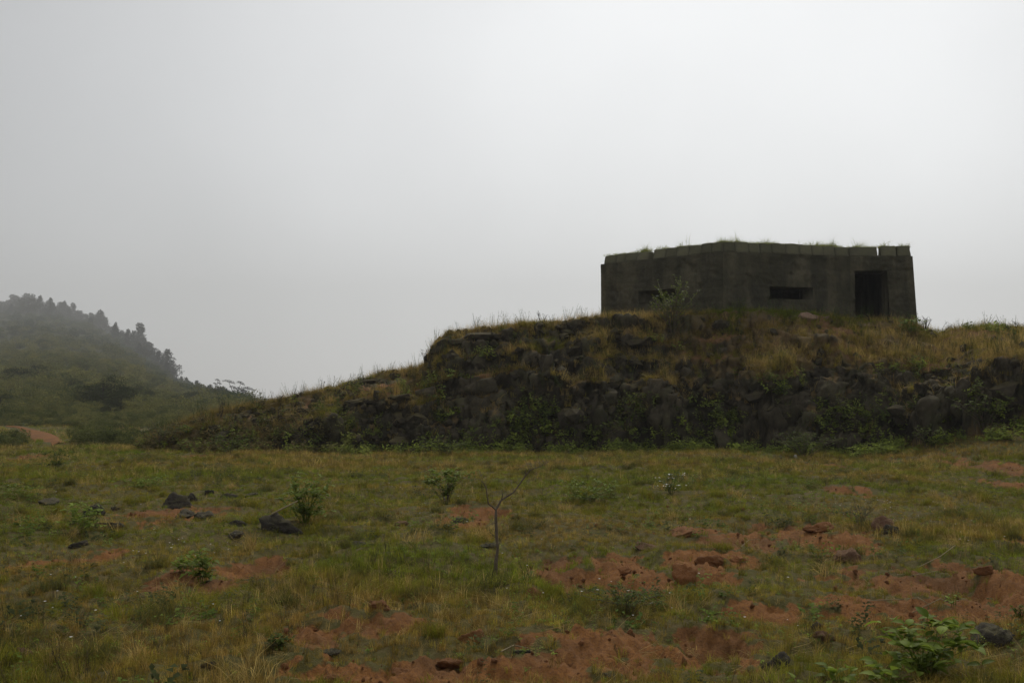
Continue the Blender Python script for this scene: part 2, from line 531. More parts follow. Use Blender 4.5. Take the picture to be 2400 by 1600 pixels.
def m_leaf(name, a, b, trans=.35, rough=.55, spec=.3, inst=False):
    """leaf and blade stuff: colour from leaf to leaf varies between a and b; light shines through"""
    m, n, l, out = new_mat(name)
    v = n_attr(n, 'vary').outputs['Fac']
    c = n_mix(n, l, v, a, b)
    if inst:
        c = n_mix(n, l, 1.0, n_attr(n, 'tint', 'INSTANCER').outputs['Color'], n_mix(n, l, v, (1.35, 1.35, 1.35), (2.9, 2.9, 2.9)), 'MULTIPLY')
    else:
        oi = n.new('ShaderNodeObjectInfo').outputs['Random']
        hsv = n.new('ShaderNodeHueSaturation'); l.new(c, hsv.inputs['Color'])
        l.new(n_range(n, l, oi, 0, 1, .85, 1.15), hsv.inputs['Value']); c = hsv.outputs[0]
    b_ = n.new('ShaderNodeBsdfPrincipled')
    l.new(c, b_.inputs['Base Color']); b_.inputs['Roughness'].default_value = rough; b_.inputs['Specular IOR Level'].default_value = spec
    t = n.new('ShaderNodeBsdfTranslucent'); l.new(c, t.inputs['Color'])
    mx = n.new('ShaderNodeMixShader'); mx.inputs[0].default_value = trans
    l.new(b_.outputs[0], mx.inputs[1]); l.new(t.outputs[0], mx.inputs[2]); l.new(mx.outputs[0], out.inputs['Surface'])
    return m

M = dict(
    ground=m_ground(), hill=m_hill(), mound=m_mound(), concrete=m_concrete(),
    basalt=m_stone('dark_basalt', (.034, .030, .026), (.075, .064, .052), (.085, .076, .034), .6),
    cliff=m_stone('cliff_basalt', (.030, .025, .017), (.062, .051, .034), (.085, .070, .028), .8, 3.0),
    clod=m_stone('red_clay_clod', (.195, .082, .030), (.27, .122, .050), (.16, .095, .05), .3, 6.0),
    brown=m_stone('brown_clod', (.130, .072, .045), (.19, .105, .066), (.14, .095, .045), .4, 6.0),
    coping=m_stone('mossy_concrete_block', (.090, .086, .056), (.130, .122, .078), (.100, .106, .036), .8, 2.5),
    pale=m_stone('pale_stone', (.42, .40, .36), (.55, .52, .47), (.3, .28, .2), .3, 8.0),
    pink=m_stone('pinkish_rubble', (.20, .125, .09), (.30, .20, .15), (.2, .15, .09), .3, 6.0),
    bark=m_plain('grey_brown_bark', (.075, .058, .040), (.16, .125, .090), 30),
    farbark=m_plain('dark_bark', (.030, .026, .022), (.05, .042, .034), 4),
    straw=m_plain('straw', (.22, .175, .10), (.30, .25, .15), 20),
    blade=m_leaf('grass_blade', (.08, .09, .03), (.1, .1, .03), .48, .75, .05, True),
    petal=m_plain('white_petal', (.75, .74, .70), (.80, .79, .75), 5),
    leaf=m_leaf('fresh_leaf', (.110, .160, .018), (.210, .275, .036), .45, .6, .12),
    leafdark=m_leaf('dark_leaf', (.046, .070, .013), (.11, .140, .024), .4, .7, .08),
    leafdull=m_leaf('dull_leaf', (.060, .070, .026), (.12, .13, .050), .4, .7, .08),
    pine=m_leaf('far_needles', (.018, .028, .018), (.034, .046, .028), .15, .8, .1),
    scrub=m_leaf('far_scrub', (.030, .040, .018), (.052, .060, .026), .2, .8, .1),
)

# ------------------------------------------------------------------ ground sheets
acol = np.concatenate([np.linspace(-1.6, -.60, 50)[:-1], np.linspace(-.60, .60, 660), np.linspace(.60, 1.6, 50)[1:]])
yrow = np.concatenate([np.linspace(.8, 3.6, 8)[:-1], np.geomspace(3.6, 62, 400)])
A_, Y_ = np.meshgrid(acol, yrow)
X_ = A_ * Y_
sm, _h = soil_mask(X_, Y_)
Z_ = meadow_z(X_, Y_)
Zh = hill_z(X_[-1], Y_[-1])
k = sstep(50, 62, Y_)
Z_ = Z_ * (1 - k) + k * Zh[None, :]
me = mesh_np('meadow', np.stack([X_, Y_, Z_], -1).reshape(-1, 3), grid_faces(*X_.shape), True, {'soil': sm})
o = link('meadow', me, M['ground'])
tag(o, 'grassy meadow with bare red earth patches sloping to the rocky mound', 'meadow', kind='structure')

ah = np.linspace(-1.6, 1.6, 460)
yh = np.geomspace(62, 2100, 260)
A2, Y2 = np.meshgrid(ah, yh)
X2 = A2 * Y2
Z2 = hill_z(X2, Y2)
Z2[0] = np.interp(ah, acol, Z_[-1])
u2 = CU + FPX * A2 * .994
tr = np.zeros(X2.shape)
me = mesh_np('hillside', np.stack([X2, Y2, Z2], -1).reshape(-1, 3), grid_faces(*X2.shape), True, {'soil': tr})
o = link('hillside', me, M['hill'])
tag(o, 'misty scrub covered hillside rising at the far left', 'hillside', kind='structure')

c = 24
ang = np.linspace(0, 2 * math.pi, c, endpoint=False)
ring = np.stack([np.cos(ang) * 5200, np.sin(ang) * 5200 + 300, np.full(c, -14.0)], -1)
me = mesh_np('plain', np.vstack([ring, [[0, 300, -14.0]]]), np.array([(i, (i + 1) % c, c) for i in range(c)]), False, {'soil': np.zeros(c + 1)})
tag(link('plain', me, M['hill']), 'low ground far below the mound and hill', 'ground', kind='structure')

# red track on the lower hillside, a thin sheet lying on the slope
def track(pts, wid):
    V, F = [], []
    for i, (u, v) in enumerate(pts):
        p = hit(u, v)
        for j, s in enumerate((-1, -.33, .33, 1)):
            q = p + Vector((0, s * wid[i], 0)) + Vector((.15 * s * random.uniform(-1, 1), 0, 0))
            g = float(meadow_z(q.x, q.y, False)) * (1 - float(sstep(50, 62, q.y))) + float(hill_z(q.x, max(q.y, 62.))) * float(sstep(50, 62, q.y))
            V.append((q.x, q.y, g + .10 - .09 * abs(s)))
    for i in range(len(pts) - 1):
        for j in range(3):
            F.append((i * 4 + j, i * 4 + j + 1, i * 4 + 5 + j, i * 4 + 4 + j))
    return mesh_np('path', V, np.array(F), True, {'soil': np.ones(len(V))})

# ------------------------------------------------------------------ mound
xm_a = np.concatenate([np.linspace(-.62, -.36, 40)[:-1], np.linspace(-.36, .52, 620), np.linspace(.52, .95, 60)[1:]])
ym = np.concatenate([np.linspace(26, 30.4, 22)[:-1], np.linspace(30.4, 35.0, 135)[:-1], np.linspace(35, 39, 60)[:-1], np.linspace(39, 75, 50)])
AM, YM = np.meshgrid(xm_a, ym)
XM = AM * YM
ZM, T1, T2, HC, UM = mound_parts(XM, YM)
gy = np.gradient(ZM, axis=0) / np.gradient(YM, axis=0)
gx = np.gradient(ZM, axis=1) / np.maximum(np.gradient(XM, axis=1), 1e-4)
nrm = np.stack([-gx, -gy, np.ones_like(gx)], -1); nrm /= np.linalg.norm(nrm, axis=-1)[..., None]
steep = sstep(.6, 1.6, np.hypot(gx, gy))
f1, f2, cid = worley(XM * 1.15 + .25 * fbm(XM, YM, ZM, 2), YM * 1.15, ZM * 1.25)
f1b, f2b, cb = worley(XM * 2.9, YM * 2.9, ZM * 3.1)
bulge = .60 * (cid - .35) * (1 - f1) + .10 * (1 - f1b) * cb - .20 * (1 - sstep(0, .13, f2 - f1)) - .07 * (1 - sstep(0, .14, f2b - f1b))
rough = .16 * fbm(XM * 2.2, YM * 2.2, ZM * 2.2, 5, .65)
inside = ((T1 > 0) * sstep(.15, .8, HC))
mid = (T2 > 0) & (T2 < 1)
lumpy = .30 * mid * sstep(-.1, .45, fbm(XM * .6, YM * .6, 31.0, 2))
disp = inside * (steep * (bulge + rough) + (1 - steep) * (.4 * rough + lumpy * (bulge + .1)))
disp = disp * np.where(YM > 37.2, .35, 1.0)
PM = np.stack([XM, YM, ZM], -1) + nrm * disp[..., None]
rockm = np.clip(inside * (steep * (1 - .6 * mid * sstep(1350, 1600, UM)) + .9 * mid * (1 - .7 * sstep(1350, 1600, UM)) * sstep(.05, .4, fbm(XM * .7, YM * .9, 33.0, 3))), 0, 1)
# red earth on the left shoulder, right shoulder
redm = np.maximum(np.exp(-((UM - 880) / 60) ** 2 - ((T2 - .35) / .2) ** 2), .6 * np.exp(-((UM - 2270) / 70) ** 2 - ((T2 - .75) / .15) ** 2))
redm = np.maximum(redm, .5 * sstep(.1, .4, fbm(XM * .5, YM * .8, 44.0, 3)) * (T2 > .02) * (1 - steep))
me = mesh_np('rocky_mound', PM.reshape(-1, 3), grid_faces(*XM.shape), True, {'rock': rockm, 'soil': redm * (HC > .1), 'cell': np.clip(.5 * cid + .5 * cb, 0, 1)})
mound = link('rocky_mound', me, M['mound'])
tag(mound, 'dark rocky mound with grassy ledges carrying the concrete pillbox', 'mound', kind='structure')

# ------------------------------------------------------------------ rocks
def rock_mesh(name, seed, sub=3, planes=16, rough=.08):
    import bmesh
    bm = bmesh.new()
    bmesh.ops.create_icosphere(bm, subdivisions=sub, radius=1.0)
    V = np.array([v.co for v in bm.verts]); F = np.array([[v.index for v in f.verts] for f in bm.faces])
    bm.free()
    rg = np.random.default_rng(seed)
    N = rg.normal(size=(planes, 3)); N /= np.linalg.norm(N, axis=1)[:, None]
    d = rg.uniform(.50, 1.0, planes)
    D = V @ N.T
    r = np.min(np.where(D > .05, d[None] / np.maximum(D, .05), 9), axis=1)
    r = np.minimum(r, 1.35)
    r = r + .05 * fbm(V[:, 0] * 6 + seed, V[:, 1] * 6, V[:, 2] * 6, 3, .6)
    r = r + rough * fbm(V[:, 0] * 2 + seed, V[:, 1] * 2, V[:, 2] * 2, 4, .6)
    P = V * r[:, None]
    P[:, 2] *= .85
    return mesh_np(name, P, F, True)

ROCKS = [rock_mesh('boulder', 100 + i, 4, 9 + i % 4, .16) for i in range(8)]
PIECES = [rock_mesh('rock', 200 + i, 2, 9 + i % 4, .26) for i in range(8)]
for q in PIECES:
    q.materials.append(M['cliff']); q.polygons.foreach_set('use_smooth', np.zeros(len(q.polygons), bool))

def place_rock(name, u, v, wpx, hpx, mat, label, cat, group=None, i=[0], sink=.5, rz=None, big=1.0):
    """v is the bottom of the stone in the photo"""
    p = hit(u, v)
    w = big * wpx * p.y / FPX; h = big * hpx * p.y / FPX
    me = ROCKS[i[0] % 8].copy(); i[0] += 1
    o = link(name, me, mat)
    o.scale = (w * .50, w * .42, h * .66)
    o.rotation_euler = (random.uniform(-.2, .2), random.uniform(-.2, .2), rz if rz is not None else random.uniform(0, 6.28))
    g = float(meadow_z(p.x, p.y)) if p.y < 31 else p.z
    o.location = (p.x, p.y + w * .3, g + h * (.42 - sink * .5))
    tag(o, label, cat, group)
    return o

# rocks bedded in the mound faces: pieces of the mound
n_r = 0
rg = np.random.default_rng(77)
while n_r < 250:
    u = rg.uniform(420, 2700)
    cliff = rg.random() < .62
    yb = float(np.interp(u, B_u, B_y)); yc = float(np.interp(u, Y_u, Y_y))
    y = yb + rg.uniform(.1, 1.1) if cliff else rg.uniform(yb + 1.1, yc + .1)
    x = (u - CU) / (FPX * .994) * y
    z, t1, t2, hc, _ = [float(q) for q in mound_parts(x, y)]
    if hc < .5 and cliff: continue
    if not cliff and u > 1450 and rg.random() < .8: continue
    s = (rg.uniform(.14, .55) if cliff else rg.uniform(.10, .40))
    if cliff: z = z * rg.uniform(.75, 1.0)
    o = bpy.data.objects.new('rock', PIECES[n_r % 8]); COL.objects.link(o); o.parent = mound
    o.location = (x, y + (.45 * s if cliff else .2 * s), z - .3 * s)
    o.scale = (s * rg.uniform(.8, 1.35), s * rg.uniform(.7, 1.0), s * rg.uniform(.6, 1.0))
    o.rotation_euler = (rg.uniform(-.4, .4), rg.uniform(-.4, .4), rg.uniform(0, 6.28))
    n_r += 1
# the long bare ledge on the left shoulder's crest
for (u, v, w, h) in ((1022, 800, 60, 45), (1065, 785, 60, 30), (1120, 778, 70, 30), (1180, 772, 60, 26), (1245, 766, 70, 28), (1300, 768, 50, 30), (1345, 760, 50, 26), (1410, 775, 60, 34), (1000, 830, 40, 40), (1480, 790, 60, 34), (850, 880, 50, 22), (830, 925, 80, 26), (910, 918, 90, 28)):
    p = hit(u, v)
    o = bpy.data.objects.new('rock', PIECES[n_r % 8]); COL.objects.link(o); o.parent = mound; n_r += 1
    w_, h_ = w * p.y / FPX, h * p.y / FPX
    o.location = (p.x, p.y + .25, p.z + h_ * .05); o.scale = (w_ * .6, w_ * .5, h_ * .62)
    o.rotation_euler = (rg.uniform(-.2, .2), rg.uniform(-.2, .2), rg.uniform(-.4, .4))

# ------------------------------------------------------------------ pillbox
def at(u, y, z=None, v=None):
    a, s = ray(u, v if v is not None else 640)
    return Vector((a * y, y, z if z is not None else EYE + s * y))

Cp = at(1660, 38.0, v=578)                          # front corner, top of the wall below the coping
WTOP = Cp.z
def on_top(u, v):                                   # point of the wall top seen in a pixel
    a, s = ray(u, v)
    y = (WTOP - EYE) / s
    return Vector((a * y, y, WTOP))
Lp = on_top(1380, 607); Sp = on_top(1952, 588.5); Rp = on_top(2096, 588)
plan = [Lp, Cp, Sp, Rp, Vector((Rp.x + .35, Rp.y + 4.6, WTOP)), Vector((12.0, 47.0, WTOP)), Vector((7.0, 47.2, WTOP)), Vector((Lp.x + .5, Lp.y + 3.2, WTOP))]
ZBASE = 3.6
pill = empty('pillbox', (Cp.x, Cp.y, ZBASE))
tag(pill, 'dark weathered concrete pillbox with loopholes and doorway on top of the rocky mound', 'pillbox')
PO = Vector(pill.location)
TH = .75

def wall_grid(P, Q, openings, zb, zt, batter=(0, 0)):
    """one wall: outer and inner skins with openings (s0,s1,z0,z1, inset s0,s1,z0,z1); returns wall mesh arrays and reveal lists"""
    d = (Q - P); d.z = 0; Ln = d.length; d.normalize()
    nin = Vector((-d.y, d.x, 0))                     # points inward
    ss = set(np.linspace(0, Ln, max(4, int(Ln / .055))).tolist()); zz = set(np.linspace(zb, zt, int((zt - zb) / .055)).tolist())
    for op in openings:
        for e in (op[0], op[1]):
            ss = {q for q in ss if abs(q - e) > .02}; ss.add(e)
        for e in (op[2], op[3]):
            zz = {q for q in zz if abs(q - e) > .02}; zz.add(e)
    ss = np.array(sorted(ss)); zz = np.array(sorted(zz))
    S, Z = np.meshgrid(ss, zz)
    wx, wy = P.x + d.x * S, P.y + d.y * S
    n = .020 * fbm(wx * 1.2, Z * 1.8, wy * 1.2, 4, .6) + .012 * fbm(wx * 8, Z * 8, wy * 8, 2)
    # formwork lifts and a spalled band
    n = n + .005 * np.sign(np.sin(Z * 2 * math.pi / .62)) + .03 * sstep(.28, .4, fbm(wx * .9, Z * 1.6, wy * .9 + 9, 3))
    for zj in (zb + 1.35, zb + 2.02, zb + 2.75):
        zw = zj + .02 * pnoise(wx * 1.5, wy * 1.5, zj)
        n = n + (.014 + .022 * pnoise(wx * 2, wy * 2, zj + 5)) * np.exp(-((Z - zw) / .035) ** 2)
    n = n + .05 * sstep(.42, .5, fbm(wx * 2.2, Z * 2.2, wy * 2.2 + 3, 3))
    stain_shade = .45 * sstep(-.1, .5, fbm(wx * .8, Z * .5, wy * .8 + 6, 3)) + .45 * np.exp(-(zt - Z) / .35) * (.6 + .8 * pnoise(wx * 3, wy * 3, 1.5)) + .5 * np.exp(-(Ln - S) / .7) * (Ln < 6.5)  # wear blotches and coping stains, plus shade painted darker towards the wall end
    stain_shade = np.clip(stain_shade - .5 * np.exp(-((S - .35) / .18) ** 2) * (Ln < 5.2) * sstep(zb + 1.2, zb + 1.8, Z), 0, 1)
    edge = np.minimum(sstep(0, .10, S), sstep(0, .10, Ln - S))
    n = n * edge
    zrel = (zt - Z) / (zt - zb)
    n = n - np.where(S > Ln * .5, batter[1], batter[0]) * 0
    X = wx + nin.x * n; Y = wy + nin.y * n
    X = X + d.x * zrel * (batter[1] * S / Ln - batter[0] * (1 - S / Ln)); Y = Y + d.y * zrel * (batter[1] * S / Ln - batter[0] * (1 - S / Ln))
    nr, nc = S.shape
    V = np.stack([X, Y, Z], -1).reshape(-1, 3)
    Vi = np.stack([wx + nin.x * TH, wy + nin.y * TH, Z], -1).reshape(-1, 3)
    F = grid_faces(nr, nc)
    cs = (ss[:-1] + ss[1:]) / 2; cz = (zz[:-1] + zz[1:]) / 2
    CS, CZ = np.meshgrid(cs, cz)
    keep = np.ones(CS.shape, bool)
    for op in openings:
        keep &= ~((CS > op[0]) & (CS < op[1]) & (CZ > op[2]) & (CZ < op[3]))
    F = F[keep.ravel()]
    ki = np.ones(CS.shape, bool)
    for op in openings:
        ki &= ~((CS > op[0]) & (CS < op[1]) & (CZ > op[2]) & (CZ < op[3]))
    Fi = grid_faces(nr, nc)[ki.ravel()][:, ::-1] + len(V)
    rim = []
    return np.vstack([V, Vi]), np.vstack([F, Fi]), d, nin, np.concatenate([stain_shade.ravel(), stain_shade.ravel()])

def to_local(V):
    return V - np.array(PO)[None]

def add_wall(P, Q, openings=(), label=None, batter=(0, 0)):
    V, F, d, nin, stain_shade = wall_grid(P, Q, openings, ZBASE, WTOP, batter)
    o = link('wall', mesh_np('wall', to_local(V), F, True, {'stain_shade': stain_shade}), M['concrete'], pill)
    if label: o['label'] = label
    return o, d, nin

def s_at(P, Q, u, v):
    """position along wall P-Q and height of a photo pixel on that wall"""
    a, s = ray(u, v)
    d = (Q - P); L = d.length; d = d / L
    # P.x + d.x t = a (P.y + d.y t)
    t = (a * P.y - P.x) / (d.x - a * d.y)
    y = P.y + d.y * t
    return t, EYE + s * y

def reveal(P, Q, op, inner, name, steps=1, wall=None):
    """splayed sides of an opening, from the outer rectangle to a smaller inner one"""
    d = (Q - P); d.z = 0; d.normalize(); nin = Vector((-d.y, d.x, 0))
    def rect(r, dep):
        return [P + d * r[0] + nin * dep + Vector((0, 0, r[2] - P.z)), P + d * r[1] + nin * dep + Vector((0, 0, r[2] - P.z)),
                P + d * r[1] + nin * dep + Vector((0, 0, r[3] - P.z)), P + d * r[0] + nin * dep + Vector((0, 0, r[3] - P.z))]
    rings = [rect(op, -.004)]
    for k in range(steps):
        f0, f1 = k / steps, (k + 1) / steps
        r1 = [op[i] + (inner[i] - op[i]) * f1 for i in range(4)]
        if steps > 1:
            rings.append(rect([op[i] + (inner[i] - op[i]) * f0 for i in range(4)], TH * .55 * f1))
        rings.append(rect(r1, TH * .55 * f1))
    rings.append(rect(inner, TH + .02))
    V, F = [], []
    for rg_ in rings: V += [tuple(p - PO) for p in rg_]
    for i in range(len(rings) - 1):
        for k in range(4):
            k2 = (k + 1) % 4
            F.append((i * 4 + k, i * 4 + k2, i * 4 + 4 + k2, i * 4 + 4 + k))
    # inner collar that closes the gap between the inner skin's hole and the smaller inner opening
    b = len(V)
    V += [tuple(p - PO) for p in rect(op, TH + .02)]
    i0 = (len(rings) - 1) * 4
    for k in range(4):
        k2 = (k + 1) % 4
        F.append((i0 + k, i0 + k2, b + k2, b + k))
    return link(name, mesh_np(name, V, np.array(F), False), M['concrete'], wall)

# left face: loophole behind the flowering bush
s0, z1 = s_at(Lp, Cp, 1467, 669); s1, _ = s_at(Lp, Cp, 1560, 664); _, z0 = s_at(Lp, Cp, 1500, 694)
opA = (s0, s1, z0, z1)
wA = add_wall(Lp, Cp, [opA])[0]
reveal(Lp, Cp, opA, (s0 + .35, s1 - .25, z0 + .03, z1 - .12), 'loophole_splay', 2, wA)
s0, z1 = s_at(Cp, Sp, 1768, 657.5); s1, _ = s_at(Cp, Sp, 1867, 660); _, z0 = s_at(Cp, Sp, 1820, 687)
opB = (s0, s1, z0, z1)
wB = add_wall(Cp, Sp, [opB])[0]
reveal(Cp, Sp, opB, (s0 + .03, s1 - .12, z0 + .01, z1 - .03), 'loophole_splay', 1, wB)
s0, z1 = s_at(Sp, Rp, 1963, 621.5); s1, _ = s_at(Sp, Rp, 2037, 618)
opD = (s0, s1, ZBASE + .3, z1)
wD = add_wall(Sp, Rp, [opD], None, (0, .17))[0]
reveal(Sp, Rp, opD, (s0 + .03, s1 - .05, ZBASE + .3, z1 - .04), 'doorway_reveal', 1, wD)
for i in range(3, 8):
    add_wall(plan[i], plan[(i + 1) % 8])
# roof slab
def poly_inset(pl, k):
    c = sum(pl, Vector()) / len(pl)
    return [c + (p - c) * (1 - k / (p - c).length) for p in pl]
pin = poly_inset(plan, .10)
V = [tuple(p - PO) for p in pin] + [tuple(p - PO + Vector((0, 0, .10))) for p in poly_inset(plan, .9)] + [tuple(p - PO - Vector((0, 0, .25))) for p in pin]
n8 = 8
import bmesh
bm = bmesh.new()
vv = [bm.verts.new(p) for p in V]
bm.faces.new(vv[8:16]); bm.faces.new(vv[16:24][::-1])
for i in range(8):
    j = (i + 1) % 8
    bm.faces.new((vv[i], vv[j], vv[8 + j], vv[8 + i])); bm.faces.new((vv[16 + i], vv[16 + j], vv[j], vv[i]))
me = bpy.data.meshes.new('roof_slab'); bm.to_mesh(me); bm.free()
link('roof_slab', me, M['concrete'], pill)
# floor inside
fl = [tuple(p - PO + Vector((0, 0, ZBASE - WTOP + .62))) for p in poly_inset(plan, .3)]
bm = bmesh.new(); bm.faces.new([bm.verts.new(p) for p in fl]); me = bpy.data.meshes.new('floor'); bm.to_mesh(me); bm.free()
link('floor', me, M['ground'], pill)

def block_mesh(L, Hh, Dp, lean, seed):
    rg_ = np.random.default_rng(seed)
    nx, nz, ny = max(3, int(L / .09)), 5, 4
    bm = bmesh.new()
    bmesh.ops.create_cube(bm, size=1.0)
    bmesh.ops.subdivide_edges(bm, edges=bm.edges[:], cuts=4, use_grid_fill=True)
    V = np.array([v.co for v in bm.verts]); F = np.array([[v.index for v in f.verts] for f in bm.faces]); bm.free()
    # rounded box
    q = np.clip(V, -.465, .465); dd = V - q
    V = q + dd * (.035 / np.maximum(np.linalg.norm(dd, axis=1), 1e-6)[:, None]) * (np.linalg.norm(dd, axis=1)[:, None] > 0)
    V = V * np.array([L, Dp, Hh])
    V[:, 1] += lean * (V[:, 2] + Hh / 2)
    V += .022 * np.stack([fbm(V[:, 0] * 3 + seed * 3.1, V[:, 1] * 3, V[:, 2] * 3 + c_, 3) for c_ in (0, 20, 40)], -1)
    return mesh_np('coping_block', V, F, True)

def cope(P, Q, cells, seed0):
    """cells: (s from, s to, height, lowered)"""
    d = (Q - P); L = d.length; d = d / L; nin = Vector((-d.y, d.x, 0))
    ang_ = math.atan2(d.y, d.x)
    for i, (a0, a1, h, tilt) in enumerate(cells):
        if a1 - a0 < .05: continue
        me = block_mesh(a1 - a0 - .004, h, .38, .22, seed0 + i)
        o = link('coping_block', me, M['coping'], pill)
        p = P + d * ((a0 + a1) / 2) + nin * .25
        o.location = p - PO + Vector((0, 0, h / 2 - .015))
        o.rotation_euler = (random.uniform(-.015, .015), tilt, ang_ + random.uniform(-.012, .012))

def cells_between(P, Q, us, vtop, gaps, wob=.02):
    out = []
    for i in range(len(us) - 1):
        if i in gaps: continue
        a0, _ = s_at(P, Q, us[i], 570); a1, _ = s_at(P, Q, us[i + 1], 570)
        h = .40 + random.uniform(-wob, wob) - (.05 if us[i] < 1490 else 0)
        out.append((a0, a1, h, random.uniform(-.015, .015)))
    return out
cope(Lp, Cp, cells_between(Lp, Cp, [1385, 1412, 1432, 1459, 1486, 1497, 1525, 1551, 1578, 1606, 1632, 1656], 0, {4}), 300)
cope(Cp, Sp, cells_between(Cp, Sp, [1664, 1692, 1722, 1748, 1776, 1808, 1840, 1868, 1893, 1919], 0, set()), 330)
aa, _ = s_at(Cp, Sp, 1921, 570); ab, _ = s_at(Cp, Sp, 1952, 570)
cope(Cp, Sp, [(aa, ab, .36, 0)], 350)
aa, _ = s_at(Sp, Rp, 1953, 570); ab, _ = s_at(Sp, Rp, 2017, 570); ac, _ = s_at(Sp, Rp, 2026, 570); ad, _ = s_at(Sp, Rp, 2060, 570); ae, _ = s_at(Sp, Rp, 2093, 570)
cope(Sp, Rp, [(aa, ab, .38, 0), (ac, ad, .42, 0), (ad + .03, ae, .41, 0)], 360)

# ------------------------------------------------------------------ scatter (grass and other uncountable growth)
PROTO = {}
def proto_col(name, objs):
    c = bpy.data.collections.new(name)
    for o in objs: c.objects.link(o)
    return c

def tuft_mesh(name, nb, rad, h0, h1, w, lean, seed, curl=.5, seg=2):
    rg_ = np.random.default_rng(seed)
    V, T, Q, A = [], [], [], []
    for b in range(nb):
        az = rg_.uniform(0, 6.283); r = rad * math.sqrt(rg_.random()); a2 = rg_.uniform(0, 6.283)
        bx, by = r * math.cos(a2), r * math.sin(a2)
        h = rg_.uniform(h0, h1); ln = abs(rg_.normal(0, lean)) * h
        dx, dy = math.cos(az), math.sin(az); sx, sy = -dy * w / 2, dx * w / 2
        i = len(V); val = rg_.random()
        V += [(bx - sx, by - sy, -.02), (bx + sx, by + sy, -.02)]
        V += [(bx + dx * ln * .35 - sx * .8, by + dy * ln * .35 - sy * .8, h * .55), (bx + dx * ln * .35 + sx * .8, by + dy * ln * .35 + sy * .8, h * .55)]
        V += [(bx + dx * ln * (1 + curl * .5), by + dy * ln * (1 + curl * .5), h * (1 - curl * min(.8, ln / h) * .4))]
        Q.append((i, i + 1, i + 3, i + 2)); T.append((i + 2, i + 3, i + 4)); A += [val] * 5
    return mesh_np(name, V, [np.array(T), np.array(Q)], True, {'vary': A})

def sprig_mesh(name, nl, rad, h, L, W, seed, stems=3):
    g = Geo(); rg_ = random.Random(seed)
    for s in range(stems):
        az = rg_.uniform(0, 6.28); out = rg_.uniform(.1, 1) * rad
        tip = Vector((math.cos(az) * out, math.sin(az) * out, h * rg_.uniform(.6, 1)))
        for i in range(nl // stems):
            t = rg_.uniform(.15, 1)
            p = tip * t + Vector((0, 0, 0))
            a2 = rg_.uniform(0, 6.28)
            d = Vector((math.cos(a2), math.sin(a2), rg_.uniform(-.1, .7)))
            g.leaf(p, d, (0, 0, 1), L * rg_.uniform(.6, 1.2), W * rg_.uniform(.7, 1.2), rg_.random())
    me = mesh_np(name, np.concatenate(g.V), [np.concatenate(g.T)], False, {'vary': np.concatenate(g.A)})
    return me

def stalk_mesh(name, n, h0, h1, seed, leafy=True, flower=False):
    g = Geo(); rg_ = random.Random(seed)
    for s in range(n):
        az = rg_.uniform(0, 6.28); b = Vector((rg_.uniform(-.07, .07), rg_.uniform(-.07, .07), -.02)); h = rg_.uniform(h0, h1)
        tip = b + Vector((math.cos(az) * h * .25, math.sin(az) * h * .25, h))
        m = (b + tip) / 2 + Vector((0, 0, .06 * h))
        g.tube([b, m, tip], [.0035, .0028, .0016], 3, rg_.random() * .4)
        if leafy:
            for i in range(rg_.randint(3, 7)):
                t = rg_.uniform(.25, 1); p = b.lerp(tip, t); a2 = rg_.uniform(0, 6.28)
                g.leaf(p, (math.cos(a2), math.sin(a2), .5), (0, 0, 1), rg_.uniform(.02, .045), rg_.uniform(.008, .016), rg_.random())
        for i in range(rg_.randint(0, 2)):
            t = rg_.uniform(.4, .8); p = b.lerp(tip, t); a2 = rg_.uniform(0, 6.28)
            g.tube([p, p + Vector((math.cos(a2) * .06, math.sin(a2) * .06, .09))], [.002, .001], 3, .3)
    return mesh_np(name, np.concatenate(g.V), [np.concatenate(g.T), np.concatenate(g.Q)], False, {'vary': np.concatenate(g.A)})

def flower_mesh(name, seed):
    rg_ = random.Random(seed); g = Geo()
    for k in range(rg_.randint(1, 3)):
        b = Vector((rg_.uniform(-.05, .05), rg_.uniform(-.05, .05), rg_.uniform(.08, .16)))
        r = rg_.uniform(.006, .012)
        for i in range(5):
            a = i * 1.2566
            d = Vector((math.cos(a), math.sin(a), .35))
            g.leaf(b, d, (0, 0, 1), r * 1.3, r, .5, 0)
    return mesh_np(name, np.concatenate(g.V), [np.concatenate(g.T)], False, {'vary': np.concatenate(g.A)})

def clump_mesh(name, n, rx, rz, size, seed):
    """far bush: leaf-clump faces through an uneven volume"""
    rg_ = np.random.default_rng(seed)
    lobes = rg_.normal(size=(6, 3)) * np.array([rx * .45, rx * .45, rz * .28]) + np.array([0, 0, rz * .45])
    g = Geo()
    for i in range(n):
        lb = lobes[rg_.integers(6)]
        v = rg_.normal(size=3); v /= np.linalg.norm(v)
        p = lb + v * np.array([rx * .5, rx * .5, rz * .42]) * rg_.uniform(.6, 1.05)
        if p[2] < 0: p[2] = abs(p[2]) * .5
        d = v + rg_.normal(size=3) * .6
        g.leaf(p, d, rg_.normal(size=3), size * rg_.uniform(.6, 1.4), size * rg_.uniform(.5, .9), rg_.random())
    return mesh_np(name, np.concatenate(g.V), [np.concatenate(g.T)], False, {'vary': np.concatenate(g.A)})

def proto(name, me, mat):
    me.materials.append(mat)
    return bpy.data.objects.new(name, me)

